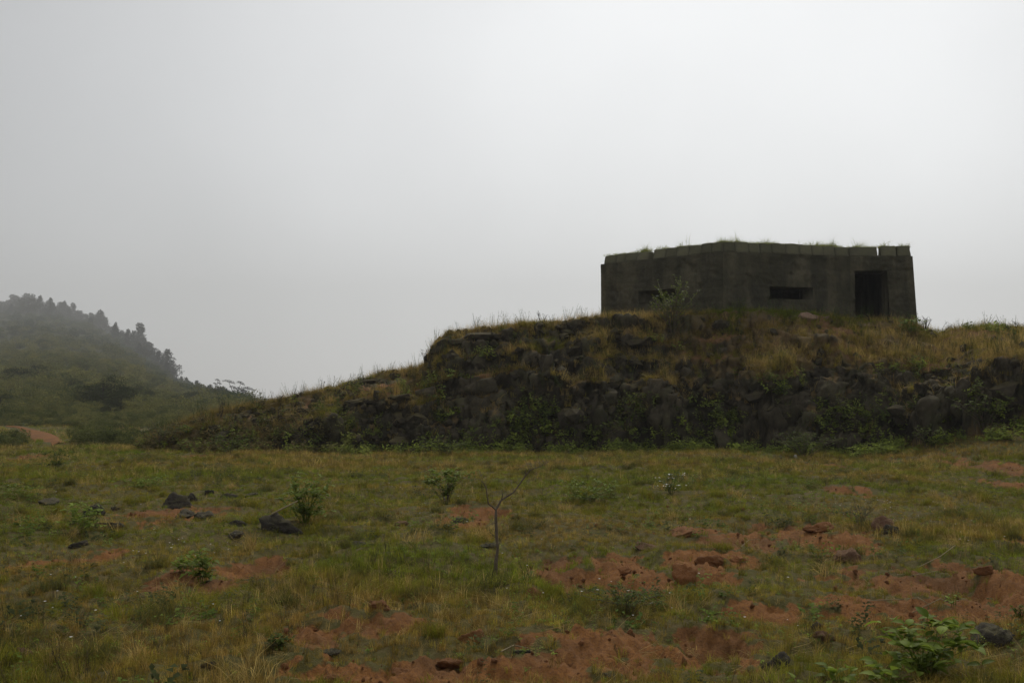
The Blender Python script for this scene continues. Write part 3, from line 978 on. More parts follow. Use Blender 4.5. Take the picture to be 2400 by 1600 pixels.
_SC = {}
def scatter_tree(coll):
    if coll.name in _SC: return _SC[coll.name]
    ng = bpy.data.node_groups.new('scatter_' + coll.name, 'GeometryNodeTree')
    ng.interface.new_socket('Geometry', in_out='INPUT', socket_type='NodeSocketGeometry')
    ng.interface.new_socket('Geometry', in_out='OUTPUT', socket_type='NodeSocketGeometry')
    n, l = ng.nodes, ng.links
    gi, go = n.new('NodeGroupInput'), n.new('NodeGroupOutput')
    ci = n.new('GeometryNodeCollectionInfo'); ci.inputs['Collection'].default_value = coll
    ci.inputs['Separate Children'].default_value = True; ci.inputs['Reset Children'].default_value = True
    ip = n.new('GeometryNodeInstanceOnPoints'); ip.inputs['Pick Instance'].default_value = True
    def na(name, t):
        a = n.new('GeometryNodeInputNamedAttribute'); a.data_type = t; a.inputs['Name'].default_value = name; return a.outputs[0]
    l.new(gi.outputs[0], ip.inputs['Points']); l.new(ci.outputs[0], ip.inputs['Instance'])
    l.new(na('pick', 'INT'), ip.inputs['Instance Index'])
    er = n.new('FunctionNodeEulerToRotation'); l.new(na('spin', 'FLOAT_VECTOR'), er.inputs[0]); l.new(er.outputs[0], ip.inputs['Rotation'])
    l.new(na('size', 'FLOAT_VECTOR'), ip.inputs['Scale'])
    l.new(ip.outputs[0], go.inputs[0])
    _SC[coll.name] = ng
    return ng

def scatter(name, P, pick, spin, size, tint, coll, label, cat, parent=None):
    me = bpy.data.meshes.new(name)
    P = np.asarray(P, np.float32)
    me.vertices.add(len(P)); me.vertices.foreach_set('co', P.ravel())
    def at_(nm, t, val, key):
        a = me.attributes.new(nm, t, 'POINT'); a.data.foreach_set(key, np.ascontiguousarray(val).ravel())
    at_('pick', 'INT', np.asarray(pick, np.int32), 'value')
    at_('spin', 'FLOAT_VECTOR', np.asarray(spin, np.float32), 'vector')
    at_('size', 'FLOAT_VECTOR', np.asarray(size, np.float32), 'vector')
    tc = np.concatenate([np.asarray(tint, np.float32), np.ones((len(P), 1), np.float32)], 1)
    at_('tint', 'FLOAT_COLOR', tc, 'color')
    o = link(name, me, None, parent)
    md = o.modifiers.new('scatter', 'NODES'); md.node_group = scatter_tree(coll)
    tag(o, label, cat, None, 'stuff')
    return o

def xyz(s):
    s = np.asarray(s); return np.stack([s, s, s], -1)
def mixc(a, b, t):
    return np.asarray(a)[None] * (1 - t[:, None]) + np.asarray(b)[None] * t[:, None]

GRASS = proto_col('grass_kinds', [
    proto('a_turf', tuft_mesh('a_turf', 30, .10, .035, .085, .0055, .9, 1), M['blade']),
    proto('b_turf', tuft_mesh('b_turf', 26, .09, .05, .11, .0055, .8, 2), M['blade']),
    proto('c_mid', tuft_mesh('c_mid', 26, .08, .08, .20, .005, 1.0, 3), M['blade']),
    proto('d_mid', tuft_mesh('d_mid', 22, .08, .10, .24, .005, 1.1, 4), M['blade']),
    proto('e_straw', tuft_mesh('e_straw', 12, .06, .14, .34, .004, .8, 5), M['blade']),
    proto('f_straw', tuft_mesh('f_straw', 9, .09, .08, .26, .004, 1.5, 6), M['blade']),
    proto('g_weed', sprig_mesh('g_weed', 24, .10, .10, .05, .026, 7, 5), M['blade']),
    proto('h_weed', sprig_mesh('h_weed', 18, .08, .16, .045, .02, 8, 4), M['blade']),
    proto('i_stalk', stalk_mesh('i_stalk', 5, .25, .5, 9), M['blade']),
    proto('j_stalk', stalk_mesh('j_stalk', 3, .2, .42, 10), M['blade']),
])
FLOWERS = proto_col('flower_kinds', [proto('a_flower', flower_mesh('a_flower', 1), M['petal']), proto('b_flower', flower_mesh('b_flower', 2), M['petal']), proto('c_flower', flower_mesh('c_flower', 3), M['petal'])])
SPRIGS = proto_col('sprig_kinds', [
    proto('a_sprig', sprig_mesh('a_sprig', 22, .22, .28, .10, .06, 21, 5), M['blade']),
    proto('b_sprig', sprig_mesh('b_sprig', 28, .28, .20, .085, .05, 22, 6), M['blade']),
    proto('c_sprig', sprig_mesh('c_sprig', 18, .15, .42, .08, .045, 23, 4), M['blade']),
])
BUSHES = proto_col('bush_kinds', [proto('%s_bush' % 'abcd'[i], clump_mesh('%s_bush' % 'abcd'[i], 620, 1.0, 1.1 + .3 * (i % 2), .17, 40 + i), M['blade']) for i in range(4)])

GREEN = (.074, .088, .009); OLIVE = (.120, .096, .014); STRAW = (.260, .195, .068); BROWN = (.128, .080, .023); DARK = (.034, .040, .015)

def field_points(n, y0, y1, amax, power=0.0, seed=0):
    rg_ = np.random.default_rng(seed)
    # area-uniform would be p ~ y; "power" thins with distance
    t = rg_.random(n)
    e = 2 - power
    y = (y0 ** e + t * (y1 ** e - y0 ** e)) ** (1 / e)
    a = rg_.uniform(-amax, amax, n)
    return a * y, y, rg_

# --- meadow grass
x, y, rg_ = field_points(118000, 4.2, 36.5, .56, .75, 3)
x2, y2, _ = field_points(46000, 36.5, 64, .56, 0, 4)
u2_ = CU + FPX * x2 / y2 * .994; v2_ = 920 + 1.6 / y2 * FPX
lm = (x2 / y2 < -.28) & ~((u2_ > 10) & (u2_ < 146) & (np.abs(v2_ - np.interp(u2_, [14, 40, 66, 92, 116, 138], [981, 985, 992, 1000, 1010, 1018])) < 5 + (u2_ - 10) / 14))
x, y = np.concatenate([x, x2[lm]]), np.concatenate([y, y2[lm]])
sm, _h = soil_mask(x, y)
keep = (rg_.random(len(x)) > sm * 1.25) | (rg_.random(len(x)) < .05)
uu = CU + FPX * x / y * .994
keep &= ~((y > np.interp(uu, B_u, B_y) + .1) & (uu > 330))
x, y, sm = x[keep], y[keep], sm[keep]
z = meadow_z(x, y)
kk = sstep(50, 62, y); z = z * (1 - kk) + kk * hill_z(x, np.maximum(y, 62.))
n = len(x)
dry = np.clip(.40 + 1.0 * fbm(x * .33, y * .33, 51.0, 3) + .15 * sstep(22, 30, y) - .35 * np.exp(-((y - 20) / 3.5) ** 2), 0, 1)
tall = np.clip(.18 + .7 * fbm(x * .25, y * .25, 52.0, 3) + .22 * sstep(23, 29, y) + .35 * sstep(29.5, 32.5, y) * (fbm(x * .8, y * .8, 56.0, 2) > -.1) - .35 * np.exp(-((y - 14.5) / 3.5) ** 2) * (x < 0), 0, 1)
weed = np.clip(fbm(x * .5, y * .5, 53.0, 3) * 1.2 - .05, 0, 1)
r = rg_.random(n)
pick = np.where(r < .5, rg_.integers(0, 2, n), 2 + rg_.integers(0, 2, n))
pick = np.where((r > .35) & (rg_.random(n) < tall), 2 + rg_.integers(0, 2, n), pick)
pick = np.where(rg_.random(n) < (.06 + .24 * dry) * (.35 + tall), 4 + rg_.integers(0, 2, n), pick)
pick = np.where(rg_.random(n) < .07 + .65 * weed, 6 + rg_.integers(0, 2, n), pick)
pick = np.where(rg_.random(n) < .008 + .03 * tall + .03 * ((x < -1) & (y < 11)), 8 + rg_.integers(0, 2, n), pick)
tint = mixc(GREEN, OLIVE, np.clip(dry * 1.3 + rg_.normal(0, .2, n), 0, 1))
tint = tint + (np.array(BROWN)[None] - tint) * np.clip(rg_.random(n) * 1.7 * dry - .12, 0, .9)[:, None]
isS = (pick == 4) | (pick == 5)
tint = np.where(isS[:, None], mixc(STRAW, BROWN, rg_.random(n) * .75), tint)
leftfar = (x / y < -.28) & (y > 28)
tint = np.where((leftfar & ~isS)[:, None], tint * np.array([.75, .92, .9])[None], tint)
tint = np.where(((pick == 6) | (pick == 7))[:, None], mixc((.050, .078, .012), (.100, .130, .022), rg_.random(n)), tint)
tint = np.where((pick >= 8)[:, None], mixc((.040, .034, .020), (.075, .062, .030), rg_.random(n)), tint)
tint = tint * (rg_.uniform(.5, 1.5, n) * (1 + .35 * fbm(x * 1.8, y * 1.8, 77.0, 2)))[:, None]
s = rg_.uniform(.6, 1.2, n) * (.34 + .38 * tall) * np.where(y > 20, 1.15, 1.0)
s = np.where(pick >= 8, s * .85, s)
spin = np.stack([rg_.normal(0, .12, n), rg_.normal(0, .12, n), rg_.uniform(0, 6.283, n)], -1)
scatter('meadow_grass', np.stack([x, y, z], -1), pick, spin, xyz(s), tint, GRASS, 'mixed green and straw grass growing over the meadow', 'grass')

# --- tussocks and flattened litter
cx, cy, rg_ = field_points(2300, 4.8, 33, .55, .5, 15)
sm, _h = soil_mask(cx, cy); kc = (sm < .12) & (fbm(cx * .3, cy * .3, 54.0, 2) > -.15); cx, cy = cx[kc], cy[kc]
m_ = rg_.integers(6, 16, len(cx)); idx = np.repeat(np.arange(len(cx)), m_); n = len(idx)
rr = rg_.uniform(.05, .22, len(cx))[idx] * np.sqrt(rg_.random(n)); aa_ = rg_.uniform(0, 6.28, n)
x, y = cx[idx] + rr * np.cos(aa_), cy[idx] + rr * np.sin(aa_); z = meadow_z(x, y)
ck = rg_.random(len(cx))[idx]
tint = np.where((ck < .16)[:, None], mixc(STRAW, BROWN, rg_.random(n)), np.where((ck < .62)[:, None], mixc(OLIVE, GREEN, rg_.random(n)), mixc(DARK, OLIVE, rg_.random(n) * .6)))
pick = np.where(ck < .16, 4 + rg_.integers(0, 2, n), 2 + rg_.integers(0, 2, n))
lean = np.stack([np.sin(aa_) * -rr * 2.2, np.cos(aa_) * rr * 2.2 * 0, np.zeros(n)], -1)
spin = np.stack([rg_.normal(0, .25, n), rg_.normal(0, .25, n), rg_.uniform(0, 6.28, n)], -1)
scatter('grass_tussocks', np.stack([x, y, z], -1), pick, spin, xyz((rg_.uniform(.30, .80, len(cx))[idx]) * rg_.uniform(.7, 1.2, n)), tint * rg_.uniform(.8, 1.2, n)[:, None], GRASS, 'coarse tussocks of straw and olive grass standing above the turf', 'grass')
x, y, rg_ = field_points(8000, 4.8, 33, .55, .6, 16)
sm, _h = soil_mask(x, y)
kc = (fbm(x * .6, y * .6, 57.0, 3) > -.05) & (rg_.random(len(x)) > .85 * sm); x, y = x[kc], y[kc]; n = len(x); z = meadow_z(x, y)
spin = np.stack([rg_.uniform(.9, 1.5, n), rg_.normal(0, .3, n), rg_.uniform(0, 6.28, n)], -1)
scatter('dead_grass_litter', np.stack([x, y, z + .03], -1), 4 + rg_.integers(0, 2, n), spin, xyz(rg_.uniform(.22, .55, n)), mixc((.20, .155, .065), (.13, .092, .042), rg_.random(n)), GRASS, 'flattened pale dead grass lying on turf and soil', 'grass')

# --- weed patches in the meadow
x, y, rg_ = field_points(11000, 5, 33, .54, .4, 14)
wp = fbm(x * .42, y * .42, 58.0, 3); sm, _h = soil_mask(x, y)
keep = (rg_.random(len(x)) < np.clip(wp * 2.0 - .10, .02, 1)) & (sm < .4)
x, y = x[keep], y[keep]; n = len(x); z = meadow_z(x, y)
kind = fbm(x * .2, y * .2, 59.0, 2) - .12 + .3 * rg_.normal(size=n)
tint = np.where((kind > 0)[:, None], mixc((.040, .062, .012), (.085, .115, .022), rg_.random(n)), mixc((.026, .032, .012), (.055, .058, .020), rg_.random(n)))
scatter('meadow_weeds', np.stack([x, y, z - .01], -1), rg_.integers(0, 3, n), np.stack([rg_.normal(0, .2, n), rg_.normal(0, .2, n), rg_.uniform(0, 6.28, n)], -1), xyz(rg_.uniform(.25, .62, n)), tint, SPRIGS, 'patches of low leafy weeds among the meadow grass', 'weeds')

# --- white flowers
x, y, rg_ = field_points(3800, 5, 33, .52, .2, 9)
fl = fbm(x * .45, y * .45, 61.0, 3)
sm, _h = soil_mask(x, y)
keep = (rg_.random(len(x)) < np.clip(fl * 1.6 - .12, .02, 1)) & (sm < .3)
x, y = x[keep], y[keep]; z = meadow_z(x, y); n = len(x)
scatter('white_flowers', np.stack([x, y, z], -1), rg_.integers(0, 3, n), np.stack([np.zeros(n), np.zeros(n), rg_.uniform(0, 6.28, n)], -1), xyz(rg_.uniform(.7, 1.2, n)), np.ones((n, 3)), FLOWERS, 'tiny white flowers dotted through the meadow grass', 'flowers')

# --- grass and leafy growth on the mound
def mound_samples(n, seed, u0=330, u1=2560, lead=.1):
    rg_ = np.random.default_rng(seed)
    u = rg_.uniform(u0, u1, n)
    yb = np.interp(u, B_u, B_y); yc = np.interp(u, Y_u, Y_y)
    t = rg_.random(n)
    y = yb - lead + t * (yc + 1.3 - yb)
    x = (u - CU) / (FPX * .994) * y
    z, t1, t2, hc, _ = mound_parts(x, y)
    e = .06
    g = np.hypot((mound_z(x + e, y) - z) / e, (mound_z(x, y + e) - z) / e)
    return x, y, z, t1, t2, hc, u, g, rg_
x, y, z, t1, t2, hc, u, g, rg_ = mound_samples(38000, 21)
nn = fbm(x * .7, y * .9, 33.0, 3); cov = fbm(x * .55, y * .55, 71.0, 3)
p = np.where(t2 > 0, np.clip(.46 - .9 * sstep(.0, .3, nn) + 1.0 * cov, .05, 1), np.clip(.15 + .6 * cov, .04, .6))
p = np.where((t2 > .08), p + .22 * sstep(1250, 1600, u), p)
p = p * (1 - .5 * sstep(1.2, 2.2, g))
p = np.where((t2 > .93), np.maximum(p, .55), p)
keep = rg_.random(len(x)) < p
x, y, z, t2, u, cov = x[keep], y[keep], z[keep], t2[keep], u[keep], cov[keep]; n = len(x)
dry = np.clip(.80 + .8 * fbm(x * .5, y * .5, 72.0, 3), 0, 1)
fresh = np.exp(-((u - 1750) / 140) ** 2) * (t2 > .85) + np.exp(-((u - 700) / 120) ** 2) * .25
dry = np.clip(dry - .9 * fresh, 0, 1)
r = rg_.random(n)
pick = np.where(r < .35, rg_.integers(0, 2, n), 2 + rg_.integers(0, 2, n))
pick = np.where(rg_.random(n) < .46 * dry, 4 + rg_.integers(0, 2, n), pick)
pick = np.where(rg_.random(n) < .10, 6 + rg_.integers(0, 3, n), pick)
tint = mixc(GREEN, OLIVE, np.clip(dry * 1.2, 0, 1)); tint = tint + (np.array((.140, .102, .040))[None] - tint) * np.clip(dry * rg_.random(n) * 1.4 - .1, 0, .9)[:, None]
tint = np.where(((pick == 4) | (pick == 5))[:, None], mixc(STRAW, BROWN, rg_.random(n) * .8), tint)
tint = np.where((pick >= 6)[:, None], mixc((.030, .044, .014), (.062, .080, .024), rg_.random(n)), tint) * rg_.uniform(.75, 1.25, n)[:, None]
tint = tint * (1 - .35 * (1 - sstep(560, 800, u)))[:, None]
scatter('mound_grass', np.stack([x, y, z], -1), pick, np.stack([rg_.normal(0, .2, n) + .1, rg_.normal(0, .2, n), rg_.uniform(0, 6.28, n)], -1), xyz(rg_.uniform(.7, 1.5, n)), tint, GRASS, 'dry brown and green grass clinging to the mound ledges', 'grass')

x, y, z, t1, t2, hc, u, g, rg_ = mound_samples(36000, 22, lead=1.5)
cl = fbm(x * .6, z * .7, 81.0, 3)
low = (z - meadow_z(x, y, False)) / np.maximum(hc, .3)
p = np.where(t2 <= 0, np.clip(.42 - .62 * low + .75 * cl, .01, .9), np.clip(.6 * cl - .2, 0, .2))
p = np.where(u < 700, p + .04, p)
ybn = np.interp(u, B_u, B_y); p = np.where(y < ybn - .15, np.clip(.9 * fbm(x * .9, y * .9, 83.0, 2), 0, .5), p)
keep = (rg_.random(len(x)) < p)
x, y, z, t2, u, low = x[keep], y[keep], z[keep], t2[keep], u[keep], low[keep]; n = len(x)
lt = np.clip(rg_.random(n) ** 1.6 + .25 * (low < .25), 0, 1)
tint = mixc((.036, .048, .013), (.125, .150, .026), lt)
lf_ = (1 - sstep(680, 900, u))[:, None] * (rg_.random(n) < .7)[:, None]
tint = tint * (1 - lf_) + lf_ * mixc((.040, .036, .014), (.085, .066, .028), rg_.random(n))
scatter('cliff_creepers', np.stack([x, y - .12, np.maximum(z, meadow_z(x, y - .12, False))], -1), rg_.integers(0, 3, n), np.stack([rg_.normal(.35, .35, n), rg_.normal(0, .3, n), rg_.uniform(0, 6.28, n)], -1), xyz(rg_.uniform(.6, 1.3, n)), tint, SPRIGS, 'leafy green creepers and weeds along the foot of the rock face', 'creepers')

CH = [rock_mesh('%s_chip' % 'abc'[i], 320 + i, 2, 8, .25) for i in range(3)]
for q in CH: q.polygons.foreach_set('use_smooth', np.zeros(len(q.polygons), bool))
CHIPS = proto_col('chip_kinds', [proto(q.name, q, M['cliff']) for q in CH])
x, y, z, t1, t2, hc, u, g, rg_ = mound_samples(9000, 23)
keep = rg_.random(len(x)) < np.where(t2 > 0, (.22 + .5 * (fbm(x * .9, y * .9, 85.0, 2) > .1)) * (1 - .7 * sstep(1300, 1550, u)), .55)
x, y, z = x[keep], y[keep], z[keep]; n = len(x); s = .025 + .15 * rg_.random(n) ** 3
scatter('mound_rubble', np.stack([x, y, z], -1), rg_.integers(0, 3, n), rg_.uniform(0, 6.28, (n, 3)), xyz(s), np.ones((n, 3)), CHIPS, 'small broken stones strewn over the slopes of the mound', 'stones')

# --- grass on the pillbox roof edge and at its foot
pts, sc_ = [], []
rg_ = np.random.default_rng(31)
for (P, Q, lo, hi, nb) in ((Lp, Cp, .05, 1.0, 170), (Cp, Sp, 0, 1.0, 330), (Sp, Rp, .1, 1.0, 110)):
    for i in range(nb):
        t = rg_.uniform(lo, hi)
        d = Q - P; dn = d.normalized(); nin = Vector((-dn.y, dn.x, 0))
        gate = 1.3 * pnoise(t * 7 + P.x, .3, .7) + (.25 if P is Cp else -.25)
        if gate < rg_.uniform(-.4, .5): continue
        q = P + d * t + nin * rg_.uniform(.22, .55) + Vector((0, 0, .37))
        pts.append(tuple(q - PO)); sc_.append(rg_.uniform(.25, .95) * (1.7 if rg_.random() < .05 else 1))
pk = [1 + int(q) for q in rg_.integers(0, 4, len(pts))]
for (P, Q, nb) in ((Lp, Cp, 110), (Cp, Sp, 170), (Sp, Rp, 60)):
    for i in range(nb):
        d = Q - P; dn = d.normalized(); nin = Vector((-dn.y, dn.x, 0))
        q = P + d * rg_.random() + nin * rg_.uniform(.16, .5) + Vector((0, 0, .365))
        pts.append(tuple(q - PO)); sc_.append(rg_.uniform(.4, .9)); pk.append(int(rg_.integers(0, 2)))
n = len(pts)
roofg = scatter('roof_grass', pts, pk, np.stack([rg_.normal(0, .2, n), rg_.normal(0, .2, n), rg_.uniform(0, 6.28, n)], -1), xyz(np.array(sc_) * 1.15), mixc((.10, .12, .026), (.14, .14, .04), rg_.random(n)), GRASS, None, None, pill)

# --- scrub over the hill
rg_ = np.random.default_rng(41)
n = 14000
u = rg_.uniform(-700, 590, n); d = np.interp(u, D_u, D_d)
t = rg_.random(n)
y = 62 * (d * 1.02 / 62) ** t
x = (u - CU) / (FPX * .994) * y
tt = (y - 58) / (d - 58)
cov = fbm(x * .035, y * .02, 91.0, 3) + .35 * sstep(.35, .8, tt)
keep = rg_.random(n) < np.clip(.50 + 1.2 * cov, .2, 1)
x, y, tt, u, cov = x[keep], y[keep], tt[keep], u[keep], cov[keep]; n = len(x)
z = hill_z(x, y)
s = rg_.uniform(.5, 1.2, n) * (.45 + y / 360) * (.35 + .65 * sstep(60, 130, y)) * (1 + .6 * rg_.random(n) ** 4)
tint = mixc((.022, .032, .014), (.085, .082, .028), np.clip(rg_.random(n) * .9 - .6 * sstep(.2, .6, tt) + .25, 0, 1))
scatter('hill_scrub', np.stack([x, y, z - .15 * s], -1), rg_.integers(0, 4, n), np.stack([np.zeros(n), np.zeros(n), rg_.uniform(0, 6.28, n)], -1), np.stack([s * 1.15, s * 1.15, s], -1), tint, BUSHES, 'dense low scrub covering the misty hillside', 'scrub')
# low weeds where the meadow runs out on the left
u = rg_.uniform(-300, 420, 1500); y = rg_.uniform(36, 75, 1500); x = (u - CU) / (FPX * .994) * y
kk = sstep(50, 62, y); z = meadow_z(x, y, False) * (1 - kk) + kk * hill_z(x, np.maximum(y, 62.))
cov = fbm(x * .12, y * .12, 95.0, 3)
keep = (rg_.random(1500) < np.clip(.10 + 1.3 * cov, .03, .8)) & ~((u > 60) & (u < 175) & (y < 68)) & ~((u > -40) & (u < 61) & (y > 41) & (y < 68))
x, y, z = x[keep], y[keep], z[keep]; n = len(x); s = rg_.uniform(.12, .42, n)
s = np.where((CU + FPX * x / y * .994 < 70) & (y < 42), .22 + .3 * s, s)
scatter('field_edge_weeds', np.stack([x, y, z], -1), rg_.integers(0, 4, n), np.stack([np.zeros(n), np.zeros(n), rg_.uniform(0, 6.28, n)], -1), xyz(s), mixc((.026, .034, .012), (.070, .072, .024), rg_.random(n)), BUSHES, 'bushy weeds where the meadow runs out towards the hill', 'weeds')
exec_track = link('path', track([(14, 981), (40, 985), (66, 992), (92, 1000), (116, 1010), (138, 1018)], [.25, .45, .8, 1.2, 1.5, .6]), M['ground'])
tag(exec_track, 'short bare red earth track at the foot of the misty hill', 'path', kind='structure')

CR = [rock_mesh('%s_crumb' % 'abc'[i], 300 + i, 2, 9, .2) for i in range(3)]
CRUMBS = proto_col('crumb_kinds', [proto(q.name, q, M['clod']) for q in CR])
x, y, rg_ = field_points(52000, 4.5, 34, .54, .6, 61)
sm, _h = soil_mask(x, y)
keep = rg_.random(len(x)) < .5 * sm * (.35 + .65 * (fbm(x * 2, y * 2, 66.0, 2) > 0)) + .006
x, y = x[keep], y[keep]; n = len(x); z = meadow_z(x, y)
s = .005 + .020 * rg_.random(n) ** 4
scatter('soil_crumbs', np.stack([x, y, z + .3 * s], -1), rg_.integers(0, 3, n), rg_.uniform(0, 6.28, (n, 3)), xyz(s), np.ones((n, 3)), CRUMBS, 'loose crumbs of red earth over the bare soil patches', 'soil')

# ------------------------------------------------------------------ stones and clods lying in the meadow
DARKS = [
    (630, 1222, 100, 58, 'largest dark boulder in the left meadow with a pale stick on it'),
    (398, 1164, 70, 40, 'tall dark rock at the heart of the left rock cluster'),
    (437, 1152, 36, 28, 'small dark rock right behind the tall rock of the left cluster'),
    (476, 1137, 24, 20, 'round upright dark stone in the back row of the left cluster'),
    (524, 1143, 36, 18, 'low dark stone pair-like hump in the back row, second from its far end'),
    (572, 1142, 28, 14, 'low brownish stone at the far end of the back row'),
    (103, 1162, 50, 26, 'dark mossy rock standing alone at the far left'),
    (213, 1184, 54, 28, 'dark rock behind the bright leafy weeds at the left'),
    (262, 1174, 26, 16, 'small dark stone touching the rock behind the leafy weeds'),
    (470, 1192, 56, 24, 'flat dark rock in front of the left cluster'),
    (420, 1188, 60, 20, 'flat dark rock at the foot of the tall rock'),
    (250, 1216, 60, 28, 'dark rock right beside the bright leafy weeds'),
    (545, 1210, 36, 22, 'small dark rock just to the side of the largest boulder'),
    (533, 1240, 40, 22, 'flat topped dark stone in front of the largest boulder'),
    (824, 1256, 40, 18, 'lone small black stone in the open grass before the sapling'),
    (180, 1256, 46, 16, 'half buried dark stone above a small red soil patch'),
    (1130, 1262, 46, 18, 'dark stone hidden in grass behind the sapling trunk'),
    (1050, 1202, 44, 16, 'low dark stone beside the scraped hollow behind the sapling'),
    (1795, 1532, 80, 62, 'dark pointed rock in the grass near the lower right'),
    (1195, 1512, 48, 26, 'dark lump beside straw on the nearest red soil'),
    (2295, 1482, 92, 58, 'black rock standing in for a shaded hole under a soil lip beside the broad leaved plant'),  # boulder added in place of the dark hole in the bank
    (760, 1500, 36, 14, 'small dark stone on the near edge of the left soil heap'),
    (1400, 1555, 30, 18, 'small dark stone bedded in the nearest soil heap'),
    (480, 1540, 34, 18, 'dark stone in tall dry grass at the lower left'),
    (1880, 1450, 40, 18, 'pair of small dark lumps below the long soil strip'),
    (2050, 1225, 46, 20, 'dark stone leaning on the pinkish pointed clod'),
    (1545, 1480, 44, 16, 'dark lump at the back lip of the dug hollow'),
]
for (u, v, w, h, lb) in DARKS:
    place_rock('dark_rock', u, v, w, h, M['basalt'], lb.replace(' pair-like hump', ''), 'rock', 'dark rocks in the meadow')
CLODS = [
    (1087, 1478, 56, 44, 'rounded orange red clod alone in the near grass', 'clod'),
    (1230, 1374, 32, 30, 'small pointed red clod left of the middle soil heap', 'clod'),
    (1268, 1348, 28, 20, 'pale red clod beside the small pointed one', 'clod'),
    (1582, 1342, 58, 58, 'tall rough red clod in the middle of the meadow', 'clod'),
    (1640, 1298, 60, 24, 'long flat red clod behind the tall rough one', 'clod'),
    (1690, 1295, 50, 26, 'rounded red clod at the end of the long flat one', 'clod'),
    (1957, 1296, 64, 34, 'smooth pinkish boulder-like clod standing in the right meadow', 'brown'),
    (1890, 1236, 60, 30, 'curled red clod on top of the right soil heap', 'clod'),
    (1575, 1235, 70, 22, 'flat red clod at the near end of the upper soil strip', 'clod'),
    (2040, 1215, 42, 36, 'pinkish pointed clod at the far end of the upper soil strip', 'brown'),
    (1028, 1530, 60, 28, 'red clod on the nearest soil with a dark foot', 'clod'),
    (925, 1540, 44, 22, 'red brown clod at the start of the nearest soil strip', 'clod'),
    (750, 1566, 54, 20, 'flat red clod at the bottom edge of the picture', 'clod'),
    (1895, 1475, 48, 26, 'wedge shaped brown clod near the dark pointed rock', 'brown'),
    (870, 1425, 44, 18, 'red lump crowning the left soil heap', 'clod'),
    (1430, 1322, 46, 24, 'red lump crowning the middle soil heap', 'clod'),
    (2270, 1330, 40, 26, 'upright red lump beside the deep hole at the right', 'clod'),
    (48, 1515, 40, 34, 'purplish brown clod in grass at the far lower left', 'brown'),
    (917, 1208, 28, 14, 'small brown clod in short turf left of the sapling', 'brown'),
    (1490, 1265, 50, 16, 'flat brown clod in grass above the middle soil heap', 'brown'),
]
for (u, v, w, h, lb, mt) in CLODS:
    place_rock('clod', u, v, w, h, M[mt], lb, 'clod', 'clods on the turned soil', sink=.5, big=1.1, rz=random.uniform(-.5, .5))
PALE = [(2228, 874, 14, 8, 'white stone on the lip of the right rock face'), (2306, 876, 9, 6, 'small white stone on the dark outcrop near the right edge'),
        (1828, 1052, 14, 8, 'pale round stone below the bush at the cliff foot'), (607, 968, 18, 8, 'pale flat stone on the low left end of the mound'),
        (797, 972, 12, 7, 'pale stone below the red earth of the left shoulder')]
for (u, v, w, h, lb) in PALE:
    place_rock('pale_stone', u, v, w, h, M['pale'], lb, 'stone', 'pale stones on the mound', sink=.2)
for (u, v, w, h, lb) in [(1858, 733, 46, 20, 'largest pinkish rubble lump below the loophole'), (1825, 733, 26, 12, 'pale rubble lump left of the largest pinkish one'), (1893, 735, 28, 11, 'low pinkish rubble lump right of the largest one'), (1990, 752, 16, 8, 'small rubble stone below the doorway')]:
    place_rock('rubble_lump', u, v, w, h, M['pink'], lb, 'rubble', 'rubble against the pillbox foot', sink=.3)

